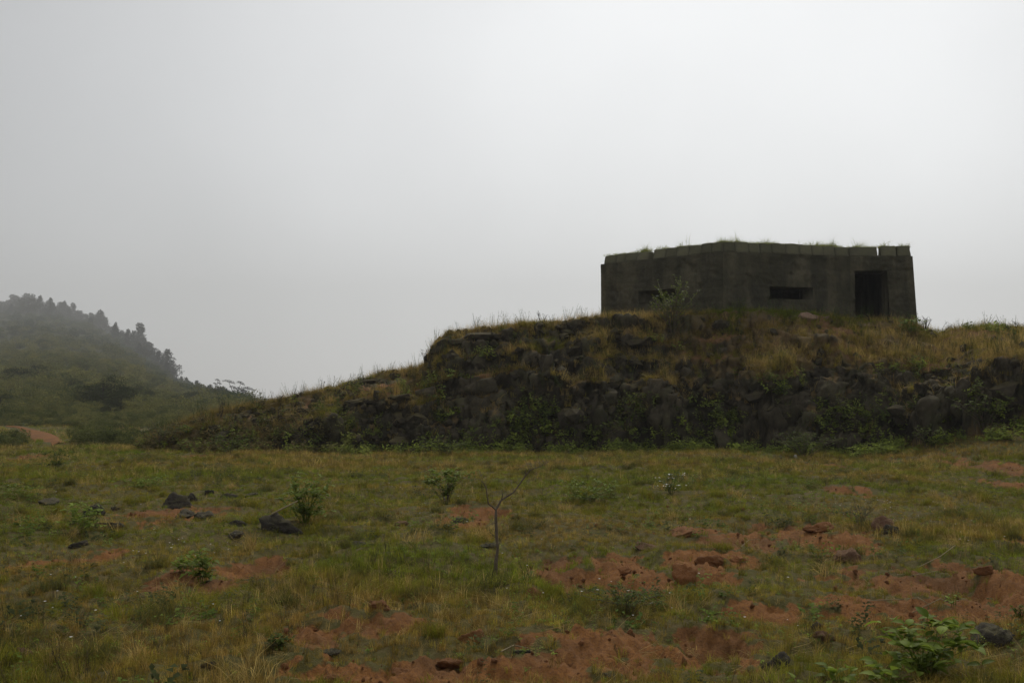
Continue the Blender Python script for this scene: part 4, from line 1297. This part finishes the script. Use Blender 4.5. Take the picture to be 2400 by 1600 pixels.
# ------------------------------------------------------------------ plants
def shrub(name, u, v, wpx, hpx, label, cat='shrub', mat='leaf', stems=9, leaf=.06, nleaf=260, seed=0, group=None, single=False, flowers=False, bare=.15, woody=True, dense=1.0):
    p = hit(u, v)
    if p.y < 31: p.z = float(meadow_z(p.x, p.y))
    w, h = 1.22 * wpx * p.y / FPX, 1.15 * hpx * p.y / FPX
    rg_ = random.Random(seed + 5)
    e = empty(name, p); tag(e, label, cat, group)
    st, lv, lf = Geo(), Geo(), []
    tips = []
    for s in range(stems):
        az = 6.283 * s / stems + rg_.uniform(-.4, .4); rr = math.sqrt(rg_.uniform(.02, 1)) * w * .5
        hh = h * rg_.uniform(.62, 1.0) * (1 - .25 * (rr / (w * .5)) ** 2)
        tip = Vector((math.cos(az) * rr, math.sin(az) * rr * .8, hh))
        m = Vector((tip.x * .35, tip.y * .35, hh * .5)) + Vector((rg_.uniform(-.05, .05) * w, rg_.uniform(-.05, .05) * w, 0))
        r0 = max(.003, .010 * h)
        st.tube([(tip.x * .05, tip.y * .05, -.05), m, tip], [r0, r0 * .7, r0 * .3], 4, rg_.random())
        tips.append((m, tip)); tips.append((Vector((tip.x * .12, tip.y * .12, hh * .15)), m))
        if not woody:
            q = Vector((tip.x * 1.05, tip.y * 1.05, hh * rg_.uniform(.2, .5))); b = Vector((tip.x * .15, tip.y * .15, hh * .2))
            st.tube([b, b.lerp(q, .6) + Vector((0, 0, .08 * h)), q], [r0 * .6, r0 * .4, r0 * .2], 3, rg_.random()); tips.append((b, q)); tips.append((b, q))
        for k in range(3):
            t = rg_.uniform(.2, .9); b = m.lerp(tip, t)
            q = b + Vector((rg_.uniform(-1, 1) * w * .16, rg_.uniform(-1, 1) * w * .14, rg_.uniform(.02, .16) * h))
            st.tube([b, q], [r0 * .45, r0 * .2], 3, rg_.random()); tips.append((b, q))
    for i in range(nleaf):
        b, q = rg_.choice(tips); t = rg_.uniform(bare, 1.05); c_ = b.lerp(q, t)
        az = rg_.uniform(0, 6.283); d = Vector((math.cos(az), math.sin(az), rg_.uniform(-.15, .75)))
        L = leaf * rg_.uniform(.6, 1.25)
        if single: lf.append((c_, d, L))
        else: lv.leaf(c_, d, (rg_.uniform(-.3, .3), rg_.uniform(-.3, .3), 1), L, L * rg_.uniform(.45, .62), rg_.random())
    st.build('stem', M['bark'] if woody else M[mat], e)
    if single:
        protos = []
        for k in range(4):
            g = Geo(); 
            Ln, Wn = 1.0, .5 + .04 * k
            V, F = [], []
            for i in range(7):
                tt_ = i / 6; ww = Wn * .5 * math.sin(math.pi * min(1, tt_ ** .75 * .97 + .02)); zc_ = .06 * math.sin(tt_ * 3) - (.18 + .05 * k) * tt_ ** 2
                for sgn in (-1, 0, 1): V.append((tt_, sgn * ww, zc_ + abs(sgn) * ww * .30 + (.02 * math.sin(9 * tt_) if sgn else 0)))
            for i in range(6):
                for j in range(2): F.append((i * 3 + j, i * 3 + 3 + j, i * 3 + 4 + j, i * 3 + 1 + j))
            me = mesh_np('leaf', V, np.array(F), True, {'vary': np.full(len(V), k / 3)}); me.materials.append(M[mat]); protos.append(me)
        for k, (c_, d, L) in enumerate(lf):
            o_ = bpy.data.objects.new('leaf', protos[k % 4]); COL.objects.link(o_); o_.parent = e
            o_.location = c_; o_.scale = (L, L, L)
            o_.rotation_euler = (rg_.uniform(-.5, .5), -math.asin(max(-1, min(1, d.normalized().z))), math.atan2(d.y, d.x))
    else:
        lv.build('leaves', M[mat], e, False)
    if flowers:
        fg = Geo()
        for (b, q) in rg_.sample(tips, min(len(tips), 14)):
            for i in range(4):
                az = rg_.uniform(0, 6.283); fg.leaf(q + Vector((rg_.uniform(-.05, .05), rg_.uniform(-.05, .05), .02)), (math.cos(az), math.sin(az), .4), (0, 0, 1), .035, .025, .5, 0)
        fg.build('flowers', M['petal'], e, False)
    return e

shrub('leafy_plant', 2125, 1556, 205, 128, 'bright broad leaved green plant beside the dark hole, lower right', 'plant', 'leaf', 17, .090, 190, 1, None, True, woody=False)
shrub('leafy_sprout', 2050, 1590, 150, 62, 'low broad leaved sprout cut by the bottom edge of the picture', 'plant', 'leaf', 7, .08, 34, 2, None, True, woody=False)
shrub('leafy_sprout', 1925, 1580, 62, 66, 'upright narrow green sprout between pointed dark rock and bottom edge', 'plant', 'leaf', 5, .07, 22, 3, None, True, woody=False)
shrub('leafy_sprout', 1830, 1585, 40, 34, 'tiny bright sprout at the bottom edge under the pointed dark rock', 'plant', 'leaf', 3, .06, 9, 31, None, True, woody=False)
shrub('leafy_plant', 466, 1336, 78, 84, 'bright green plant growing between two red soil patches at the left', 'plant', 'leaf', 9, .085, 130, 4, None, False, woody=False)
shrub('ground_weed', 420, 1318, 90, 30, 'flat green weed spreading left of the plant between red soil patches', 'weed', 'leaf', 8, .05, 150, 41, woody=False)
shrub('green_bush', 1026, 1156, 128, 78, 'small rounded green bush on thin stems beyond the sapling', 'shrub', 'leaf', 14, .075, 700, 5, bare=.3)
shrub('weed_bush', 702, 1200, 125, 100, 'loose pale green weed bush behind the largest dark boulder', 'shrub', 'leaf', 18, .085, 520, 6, woody=False)
shrub('weed_bush', 190, 1222, 100, 62, 'bright leafy weeds in front of a dark rock at the left', 'weed', 'leaf', 12, .075, 220, 7, woody=False)
shrub('green_clump', 1350, 1152, 140, 52, 'low fresh green clump between the sapling and the rock face', 'weed', 'leaf', 16, .07, 420, 8, woody=False)
shrub('green_clump', 1541, 1136, 64, 50, 'small dark green weed clump with white flowers above the meadow middle', 'weed', 'leafdark', 9, .06, 180, 9, woody=False, flowers=True)
shrub('green_clump', 128, 1078, 84, 46, 'dark green weed clump at the far left field edge', 'weed', 'leafdark', 9, .09, 220, 10, woody=False)
shrub('green_clump', 330, 1122, 130, 28, 'low bright green clump behind the left rock cluster', 'weed', 'leaf', 14, .07, 260, 11, woody=False)
shrub('green_clump', 30, 1150, 110, 44, 'low green clump at the left picture edge', 'weed', 'leaf', 12, .07, 240, 12, woody=False)
shrub('cliff_bush', 527, 1042, 90, 44, 'light green bush at the foot of the low left end of the mound', 'shrub', 'leafdark', 10, .11, 320, 13)
shrub('cliff_bush', 1848, 1052, 160, 62, 'spreading green bush at the foot of the rock face below the doorway', 'shrub', 'leafdark', 20, .085, 1100, 14)
shrub('cliff_bush', 2262, 985, 120, 100, 'tall leafy bush against the dark outcrop near the right edge', 'shrub', 'leafdark', 14, .12, 520, 15)
shrub('cliff_bush', 372, 1036, 100, 66, 'dark rounded bush at the far left tip of the mound', 'shrub', 'leafdull', 12, .10, 420, 16)
shrub('cliff_bush', 1380, 1036, 110, 50, 'leafy bush at the cliff foot straight below the flowering bush', 'shrub', 'leafdark', 11, .11, 260, 17)
shrub('cliff_bush', 1020, 1046, 120, 40, 'low leafy bush at the cliff foot beyond the rounded green bush', 'shrub', 'leafdark', 11, .10, 280, 18)
shrub('cliff_bush', 2130, 1030, 90, 50, 'dark bush at the cliff foot below the right end of the pillbox', 'shrub', 'leafdark', 9, .11, 200, 19)
shrub('flowering_bush', 1545, 772, 100, 124, 'dark bush with pale flowers in front of the left loophole', 'shrub', 'leaf', 20, .085, 1500, 20, flowers=True, bare=.0)
shrub('reed_clump', 2095, 768, 66, 46, 'fresh green bushy clump at the right end of the pillbox', 'shrub', 'leaf', 12, .16, 150, 21, woody=False)
shrub('door_weed', 1980, 738, 36, 18, 'little weed bush growing across the doorway foot', 'weed', 'leaf', 6, .07, 70, 22, woody=False)
shrub('dark_weeds', 1440, 1412, 210, 62, 'dark twiggy weed patch in the near meadow right of centre', 'weed', 'leafdark', 20, .04, 420, 23)
shrub('dark_weeds', 640, 1492, 60, 30, 'dark green weed tuft at the left tip of the left soil heap', 'weed', 'leafdark', 8, .04, 140, 24, woody=False)
shrub('dark_weeds', 1790, 1215, 100, 42, 'dark thin stemmed weeds behind the right soil heap', 'weed', 'leafdark', 14, .045, 240, 25)
shrub('dark_weeds', 1975, 1210, 90, 60, 'dark dry weed bush just behind the pinkish pointed clod', 'weed', 'leafdull', 14, .04, 220, 26)
shrub('soil_sprout', 2190, 1400, 40, 44, 'small pale sprout at the rim of the deep hole', 'plant', 'leaf', 3, .05, 14, 27, woody=False)
shrub('grey_weed', 2345, 1425, 44, 40, 'bluish dark weed on the soil near the right edge', 'weed', 'leafdark', 6, .045, 80, 28, woody=False)

# bare sapling
def limb(g, pts, r0, r1, sides=6):
    n_ = len(pts)
    g.tube(pts, [.60 * (r0 + (r1 - r0) * i / (n_ - 1)) * (1 + .18 * math.sin(i * 2.3)) for i in range(n_)], sides, .5)
p = hit(1140, 1318); p.z = float(meadow_z(p.x, p.y))
k = p.y / FPX
sap = empty('bare_sapling', p); tag(sap, 'leafless forked sapling standing in the middle of the meadow', 'sapling')
def sp(u, v, dy=0): return Vector(((u - 1140) * k, dy, (1318 - v) * k))
g = Geo(); limb(g, [sp(1138, 1325), sp(1139, 1290), sp(1143, 1262, .02), sp(1140, 1225, .02), sp(1139, 1190, .01), sp(1139, 1168)], 7.0 * k, 4.6 * k, 8); g.build('trunk', M['bark'], sap)
g = Geo(); limb(g, [sp(1139, 1172), sp(1150, 1152, .03), sp(1180, 1133, .06), sp(1200, 1106, .08), sp(1217, 1084, .1), sp(1240, 1076, .12), sp(1262, 1064, .14)], 4.2 * k, 1.0 * k)
limb(g, [sp(1151, 1152, .03), sp(1154, 1142, .02), sp(1153, 1130, .0)], 2.2 * k, 1.2 * k); limb(g, [sp(1207, 1096, .08), sp(1205, 1080, .04)], 1.8 * k, .8 * k)
limb(g, [sp(1240, 1076, .12), sp(1238, 1060, .15)], 1.0 * k, .5 * k); limb(g, [sp(1217, 1084, .1), sp(1208, 1066, .2), sp(1204, 1052, .25)], 1.2 * k, .5 * k)
limb(g, [sp(1222, 1081, .1), sp(1218, 1062, .0)], .9 * k, .4 * k)
g.build('branch', M['bark'], sap)
g = Geo(); limb(g, [sp(1139, 1172), sp(1122, 1157, -.04), sp(1119, 1140, -.06), sp(1117, 1120, -.08), sp(1110, 1108, -.1), sp(1101, 1100, -.12)], 3.4 * k, 1.0 * k)
limb(g, [sp(1119, 1140, -.06), sp(1124, 1128, -.02)], .9 * k, .5 * k); limb(g, [sp(1110, 1108, -.1), sp(1104, 1088, -.05), sp(1096, 1078, 0)], .9 * k, .4 * k)
g.build('branch', M['bark'], sap)
g = Geo(); limb(g, [sp(1140, 1200), sp(1126, 1204, -.05), sp(1112, 1214, -.08)], 1.2 * k, .5 * k); limb(g, [sp(1142, 1262), sp(1150, 1240, -.03), sp(1156, 1228, -.05)], 1.2 * k, .5 * k); limb(g, [sp(1138, 1235), sp(1126, 1222, -.05), sp(1124, 1205, -.06)], 1.0 * k, .4 * k)
rs = random.Random(8)
for (u_, v_) in [(1180, 1133), (1190, 1120), (1200, 1106), (1210, 1094), (1225, 1080), (1250, 1070), (1258, 1066), (1118, 1130), (1117, 1120), (1106, 1104), (1230, 1079), (1122, 1150), (1165, 1143)]:
    du, dv = rs.uniform(-14, 16), rs.uniform(8, 24)
    limb(g, [sp(u_, v_, .08), sp(u_ + du * .5, v_ - dv * .55, .1 + rs.uniform(-.08, .08)), sp(u_ + du, v_ - dv, .1 + rs.uniform(-.15, .15))], .9 * k, .4 * k, 4)
g.build('twig', M['bark'], sap)

# dead twigs and stalks
def twigs(name, u, v, wpx, hpx, label, n=5, seed=0, mat='farbark', lean=0.0, leafy=False):
    p = hit(u, v)
    if p.y < 31: p.z = float(meadow_z(p.x, p.y))
    kk_ = p.y / FPX; w, h = wpx * kk_, hpx * kk_
    rg_ = random.Random(seed); g = Geo()
    for i in range(n):
        t = Vector((rg_.uniform(-.5, .5) * w + lean * h, rg_.uniform(-.25, .25) * w, h * rg_.uniform(.55, 1)))
        m = t * .5 + Vector((rg_.uniform(-.1, .1) * w, 0, .05 * h))
        g.tube([(rg_.uniform(-.06, .06) * w, 0, -.08), m, t], [.012, .009, .004], 4, rg_.random())
        for j in range(2):
            b = m.lerp(t, rg_.uniform(.1, .8)); g.tube([b, b + Vector((rg_.uniform(-.25, .25) * w, rg_.uniform(-.1, .1) * w, rg_.uniform(.05, .3) * h))], [.007, .003], 3, rg_.random())
    if leafy:
        for i in range(n * 5):
            g.leaf(Vector((rg_.uniform(-.5, .5) * w, rg_.uniform(-.2, .2) * w, h * rg_.uniform(.5, 1))), (rg_.uniform(-1, 1), rg_.uniform(-1, 1), .4), (0, 0, 1), .06, .035, rg_.random())
    o = g.build(name, M[mat]); o.location = p
    tag(o, label, 'twig')
    return o
twigs('dead_twig', 1246, 744, 34, 32, 'thin bare twig on the mound skyline left of the pillbox', 4, 1)
twigs('dead_twig', 2163, 768, 30, 30, 'crooked dead branch on the skyline right of the pillbox', 3, 2, lean=.4)
twigs('dead_twig', 2125, 760, 40, 36, 'wispy dry stems on the skyline touching the pillbox corner', 9, 3)
twigs('dead_twig', 741, 899, 12, 28, 'single tall weed on the skyline of the left shoulder', 2, 4, leafy=True)
twigs('dead_twig', 838, 880, 34, 16, 'low dark weed on the left shoulder skyline beside the red earth', 6, 5, leafy=True)
twigs('dead_twig', 977, 838, 26, 34, 'leafy twig at the step of the left shoulder', 6, 6, leafy=True)
twigs('dead_twig', 643, 925, 30, 18, 'small bare weed on the skyline near the low left end of the mound', 5, 7)
twigs('dead_twig', 597, 940, 30, 22, 'feathery bare weed on the skyline in front of the flat topped tree', 8, 8)
twigs('dead_twig', 507, 962, 30, 60, 'taller bare stems rising from the low left end of the mound', 5, 9, lean=.15)
twigs('dead_twig', 690, 912, 14, 12, 'tiny weed on the skyline between the two left shoulder weeds', 4, 10, leafy=True)
twigs('dead_twig', 880, 862, 20, 14, 'tiny dark weed on the skyline above the red earth', 4, 11, leafy=True)
twigs('dead_twig', 2342, 760, 40, 24, 'short dry stems on the skyline at the right edge', 8, 12)
twigs('dead_twig', 2000, 742, 44, 26, 'dead twigs lying in the doorway of the pillbox', 5, 13)

def stick(name, pts, r, label, mat='straw', cat='stick', z0=.0):
    g = Geo(); P0 = None; P = []
    for (u, v, dz) in pts:
        q = hit(u, v)
        if q.y < 31: q.z = float(meadow_z(q.x, q.y))
        P.append(q + Vector((0, 0, dz)))
    P0 = P[0].copy()
    g.tube([q - P0 for q in P], [r] * (len(P) - 1) + [r * .5], 5)
    o = g.build(name, M[mat]); o.location = P0
    return tag(o, label, cat)
bo = hit(630, 1222)
g = Geo(); g.tube([(0, 0, 0), (.14, .05, .07), (.30, .08, .15)], [.012, .011, .008], 5); o = g.build('pale_stick', M['straw'])
o.location = (bo.x - .06, bo.y + .12, float(meadow_z(bo.x, bo.y)) + .21); tag(o, 'pale stick leaning on top of the largest dark boulder', 'stick')
for i, (pts, lb) in enumerate([
    ([(2075, 1372, .03), (2110, 1390, .05), (2140, 1398, .03)], 'pale dead stalk lying on the soil before the deep hole'),
    ([(2110, 1312, .04), (2160, 1300, .10), (2195, 1285, .16)], 'long bundle-like straw stalk rising behind the deep hole'),
    ([(1980, 1385, .03), (2040, 1378, .05), (2080, 1372, .03)], 'thin pale stalk crossing the grass strip at the right'),
    ([(2090, 1405, .02), (2160, 1398, .04), (2210, 1402, .02)], 'straight pale stalk along the front rim of the deep hole'),
    ([(2060, 1330, .03), (2100, 1322, .05), (2150, 1318, .04)], 'bent straw stalk on the right soil patch'),
    ([(1690, 1262, .03), (1720, 1248, .08), (1745, 1246, .05)], 'pale dead stalk on the upper soil strip'),
    ([(1150, 1525, .03), (1180, 1510, .08), (1215, 1512, .05)], 'curled straw on the nearest red soil beside a dark lump'),
]):
    stick('dead_stalk', pts, .0042, lb.replace('bundle-like ', ''), 'straw', 'stalk')

# ------------------------------------------------------------------ trees on the hill
def crown_mesh(name, kind, seed):
    rg_ = np.random.default_rng(seed); g = Geo()
    lob = []
    if kind == 'conifer':
        H = 1.0; nl = 15
        for i in range(nl):
            t = i / (nl - 1); r = (.40 * (1 - t) ** .95 + .01) * rg_.uniform(.5, 1.2); a = rg_.uniform(0, 6.28)
            lob.append((np.array([math.cos(a) * r * .75, math.sin(a) * r * .75, .18 + .80 * t]), np.array([.15 * (1 - .72 * t), .15 * (1 - .72 * t), .085]) * rg_.uniform(.8, 1.3)))
    elif kind in ('round', 'bush'):
        for i in range(13):
            v = rg_.normal(size=3); v /= np.linalg.norm(v)
            lob.append((np.array([v[0] * .34, v[1] * .34, .58 + v[2] * .27]) * rg_.uniform(.85, 1.1), np.array([.19, .19, .14]) * rg_.uniform(.7, 1.3)))
    n_ = 5600 if kind == 'bush' else 1700
    for i in range(n_):
        c_, s_ = lob[rg_.integers(len(lob))]
        v = rg_.normal(size=3); v /= np.linalg.norm(v)
        p_ = c_ + v * s_ * rg_.uniform(.5, 1.12)
        L = rg_.uniform(.018, .034) if kind == 'bush' else rg_.uniform(.030, .062)
        g.leaf(p_, v + rg_.normal(size=3) * .5 + np.array([0, 0, .3]), rg_.normal(size=3), L, L * .6, rg_.random())
    return mesh_np(name, np.concatenate(g.V), [np.concatenate(g.T)], False, {'vary': np.concatenate(g.A)}), lob

def trunk_mesh(lob):
    g = Geo(); g.tube([(0, 0, -.08), (.01, 0, .3), (0, .01, .62), (0, 0, .9)], [.028, .022, .013, .004], 6)
    for c_, s_ in lob[::2]:
        b = Vector((0, 0, max(.12, c_[2] - .15))); g.tube([b, Vector(c_)], [.011, .004], 4)
    return mesh_np('trunk', np.concatenate(g.V), [np.concatenate(g.T), np.concatenate(g.Q)], True, {'vary': np.concatenate(g.A)})

TREES = []
for i in range(9):
    cm, lob = crown_mesh('crown', 'conifer' if i < 4 else ('round' if i < 7 else 'bush'), 500 + i); tm = trunk_mesh(lob)
    cm.materials.append(M['pine'] if i < 4 else M['scrub']); tm.materials.append(M['farbark'])
    TREES.append((cm, tm))

def tree(u, v, hpx, kind, label, group=None, wid=1.0, name=None, dist=None, dz=0.0):
    d = float(np.interp(u, D_u, D_d)) * .995 if dist is None else dist
    x = (u - CU) / (FPX * .994) * d
    z = float(hill_z(x, d))
    if v is not None:                                  # v: where the top shows, decides the height
        a, s = ray(u, v); h = max(EYE + s * d - z, 2.0)
    else: h = hpx * d / FPX
    cm, tm = TREES[kind]
    nm = name or ('conifer_tree' if kind < 4 else 'broadleaf_tree')
    e = empty(nm, (x, d, z + dz), random.uniform(0, 6.28)); tag(e, label, 'tree', group)
    for nm2, me_ in (('trunk', tm), ('crown', cm)):
        o_ = bpy.data.objects.new(nm2, me_); COL.objects.link(o_); o_.parent = e; o_.scale = (h * wid, h * wid, h)
    return e

G1 = 'conifers along the misty ridge'
LONE = [(325, 748, 2, 'tall conifer standing above the middle of the misty ridge', 1.0), (388, 806, 0, 'pointed conifer lower down the ridge, nearest to the flat topped tree', 1.15),
        (233, 716, 1, 'single round headed conifer where the ridge starts to drop', 1.2), (78, 680, 3, 'tallest tree on the highest part of the misty ridge', 1.0), (30, 680, 2, 'tree at the left end of the highest ridge part', 1.1)]
for (u, v, k_, lb, w) in LONE: tree(u, v, None, k_, lb, G1, w * 1.35)
rt = random.Random(3)
ridge_lbl = 'hazy dark tree in the continuous tree line on the misty ridge'
sil_u, sil_v = arr([(-700, 640), (-300, 662), (0, 690), (60, 682), (110, 692), (130, 700), (170, 700), (190, 706), (215, 722), (250, 742), (290, 762), (315, 775), (345, 790), (362, 818), (380, 830), (402, 842), (412, 862), (430, 872), (450, 876), (470, 885), (490, 893)])
u = -160.0
while u < 480:
    v = float(np.interp(u, sil_u, sil_v)) + rt.uniform(-5, 12)
    tree(u, v, None, rt.choice([0, 1, 2, 3]), ridge_lbl, 'trees of the ridge line', rt.uniform(1.2, 1.9))
    u += rt.uniform(7, 13) if u > 0 else 40
# second rank just below the ridge
slope_lbl = 'hazy tree standing among the woods just below the ridge line'
for i in range(48):
    u = rt.uniform(-40, 400); d = float(np.interp(u, D_u, D_d)) * rt.uniform(.72, .95)
    tree(u, None, rt.uniform(26, 46), rt.choice([0, 1, 2, 3, 4, 5, 6]), slope_lbl, 'trees on the upper hill slope', rt.uniform(1.1, 1.6), dist=d)
for (u, v, hp, k_, lb, w, d) in [
    (243, None, 92, 7, 'big dark round bush tree at the foot of the misty hill', 1.5, 92), (212, None, 60, 8, 'smaller dark bush tree left of the big round one at the hill foot', 1.5, 96),
    (285, None, 56, 8, 'dark bush tree right of the big round one at the hill foot', 1.6, 88), (318, None, 46, 7, 'dark bush standing alone halfway up the misty slope', 2.0, 135),
    (415, None, 40, 8, 'dark bush on the lower slope under the pointed conifer', 1.8, 140), (60, None, 50, 6, 'hazy bush at the left side of the lower hill slope', 1.8, 150),
    (95, None, 40, 4, 'hazy bush above the red track on the hill slope', 1.8, 170), (450, None, 34, 5, 'low bush tree left of the flat topped tree', 1.6, 175), (262, None, 34, 7, 'low bush in front of the big dark round bush tree', 1.7, 78),
    (10, None, 44, 8, 'dark bush at the left edge over the red track', 1.8, 84), (170, None, 40, 7, 'hazy bush between the red track and the big round bush tree', 1.8, 130)]:
    tree(u, v, hp, k_, lb, 'bushes on the lower hill slope', w, 'bush_tree', d, -.22 * hp * d / FPX)

# flat topped tree at the end of the ridge, and its small neighbour
def umbrella_tree(u0, vb, d, pads, label, mass=None, seed=0):
    x = (u0 - CU) / (FPX * .994) * d; z = float(hill_z(x, d)); k_ = d / FPX
    a, s = ray(u0, vb); zb = EYE + s * d
    e = empty('flat_topped_tree', (x, d, z)); tag(e, label, 'tree')
    def P(u, v, dy=0): return Vector(((u - u0) * k_ * 1.006, dy, zb - z + (vb - v) * k_))
    st, cr = Geo(), Geo(); rg_ = random.Random(seed)
    base = Vector((0, 0, -.3)); fork = P(u0, vb - 14)
    st.tube([base, base.lerp(fork, .5) + Vector((.1, 0, 0)), fork], [.22, .18, .14], 7)
    for (u, v, w, h) in pads:
        q = P(u, v, rg_.uniform(-.5, .5)); m = fork.lerp(q, .55) + Vector((0, 0, -.15))
        st.tube([fork, m, q], [.10, .07, .04], 5)
        for i in range(int(60 + w * 6.0)):
            t = rg_.uniform(-1, 1); r_ = rg_.uniform(-1, 1)
            c_ = q + Vector((t * w * k_ * .5, r_ * w * k_ * .35, (1 - t * t) * h * k_ * .5 + rg_.uniform(-.5, .3) * h * k_ * .5 - t * h * k_ * .35))
            cr.leaf(c_, (rg_.uniform(-1, 1), rg_.uniform(-1, 1), rg_.uniform(-.2, .3)), (0, 0, 1), rg_.uniform(.14, .30), rg_.uniform(.08, .16), rg_.random())
            if i % 6 == 0: st.tube([q, c_], [.018, .008], 3)
    if mass:
        for (u, v, rx, ry) in mass:
            c_ = P(u, v)
            for i in range(520):
                vx = Vector((rg_.gauss(0, 1), rg_.gauss(0, 1), rg_.gauss(0, 1))).normalized()
                q = c_ + Vector((vx.x * rx * k_, vx.y * rx * k_, vx.z * ry * k_)) * rg_.uniform(.55, 1.08)
                cr.leaf(q, vx + Vector((rg_.gauss(0, .5), rg_.gauss(0, .5), .2)), (rg_.gauss(0, 1), rg_.gauss(0, 1), 1), rg_.uniform(.2, .42), rg_.uniform(.12, .25), rg_.random())
    st.build('trunk', M['farbark'], e); cr.build('crown', M['pine'], e, False)
umbrella_tree(546, 925, 225, [(531, 878, 27, 9), (557, 881, 17, 9), (575, 894, 28, 9), (541, 891, 18, 8), (527, 899, 14, 7), (565, 897, 14, 6)], 'flat topped tree with spreading layered branches at the end of the ridge', [(553, 908, 17, 17), (540, 920, 16, 12), (562, 922, 14, 10)], 1)
umbrella_tree(502, 915, 262, [(503, 874, 11, 6), (498, 882, 8, 5), (509, 881, 9, 5), (503, 890, 12, 6)], 'small layered tree left of the flat topped one on the ridge end', [(516, 899, 11, 10), (500, 902, 12, 9), (487, 896, 6, 12)], 2)

# ------------------------------------------------------------------ haze
me = bpy.data.meshes.new('haze')
bm = bmesh.new(); bmesh.ops.create_cube(bm, size=1.0); bm.to_mesh(me); bm.free()
hz = link('haze', me)
hz.scale = (7200, 2500, 270); hz.location = (0, 1100, 270 / 2 - 17)
m, n, l, out = new_mat('thin_mist')
pv = n.new('ShaderNodeVolumePrincipled')
pv.inputs['Color'].default_value = (.93, .945, .96, 1)
pv.inputs['Density'].default_value = .00046
pv.inputs['Anisotropy'].default_value = .2
l.new(pv.outputs[0], out.inputs['Volume'])
me.materials.append(m)
tag(hz, 'thin pale mist hanging over the hill and field', 'haze', kind='stuff')
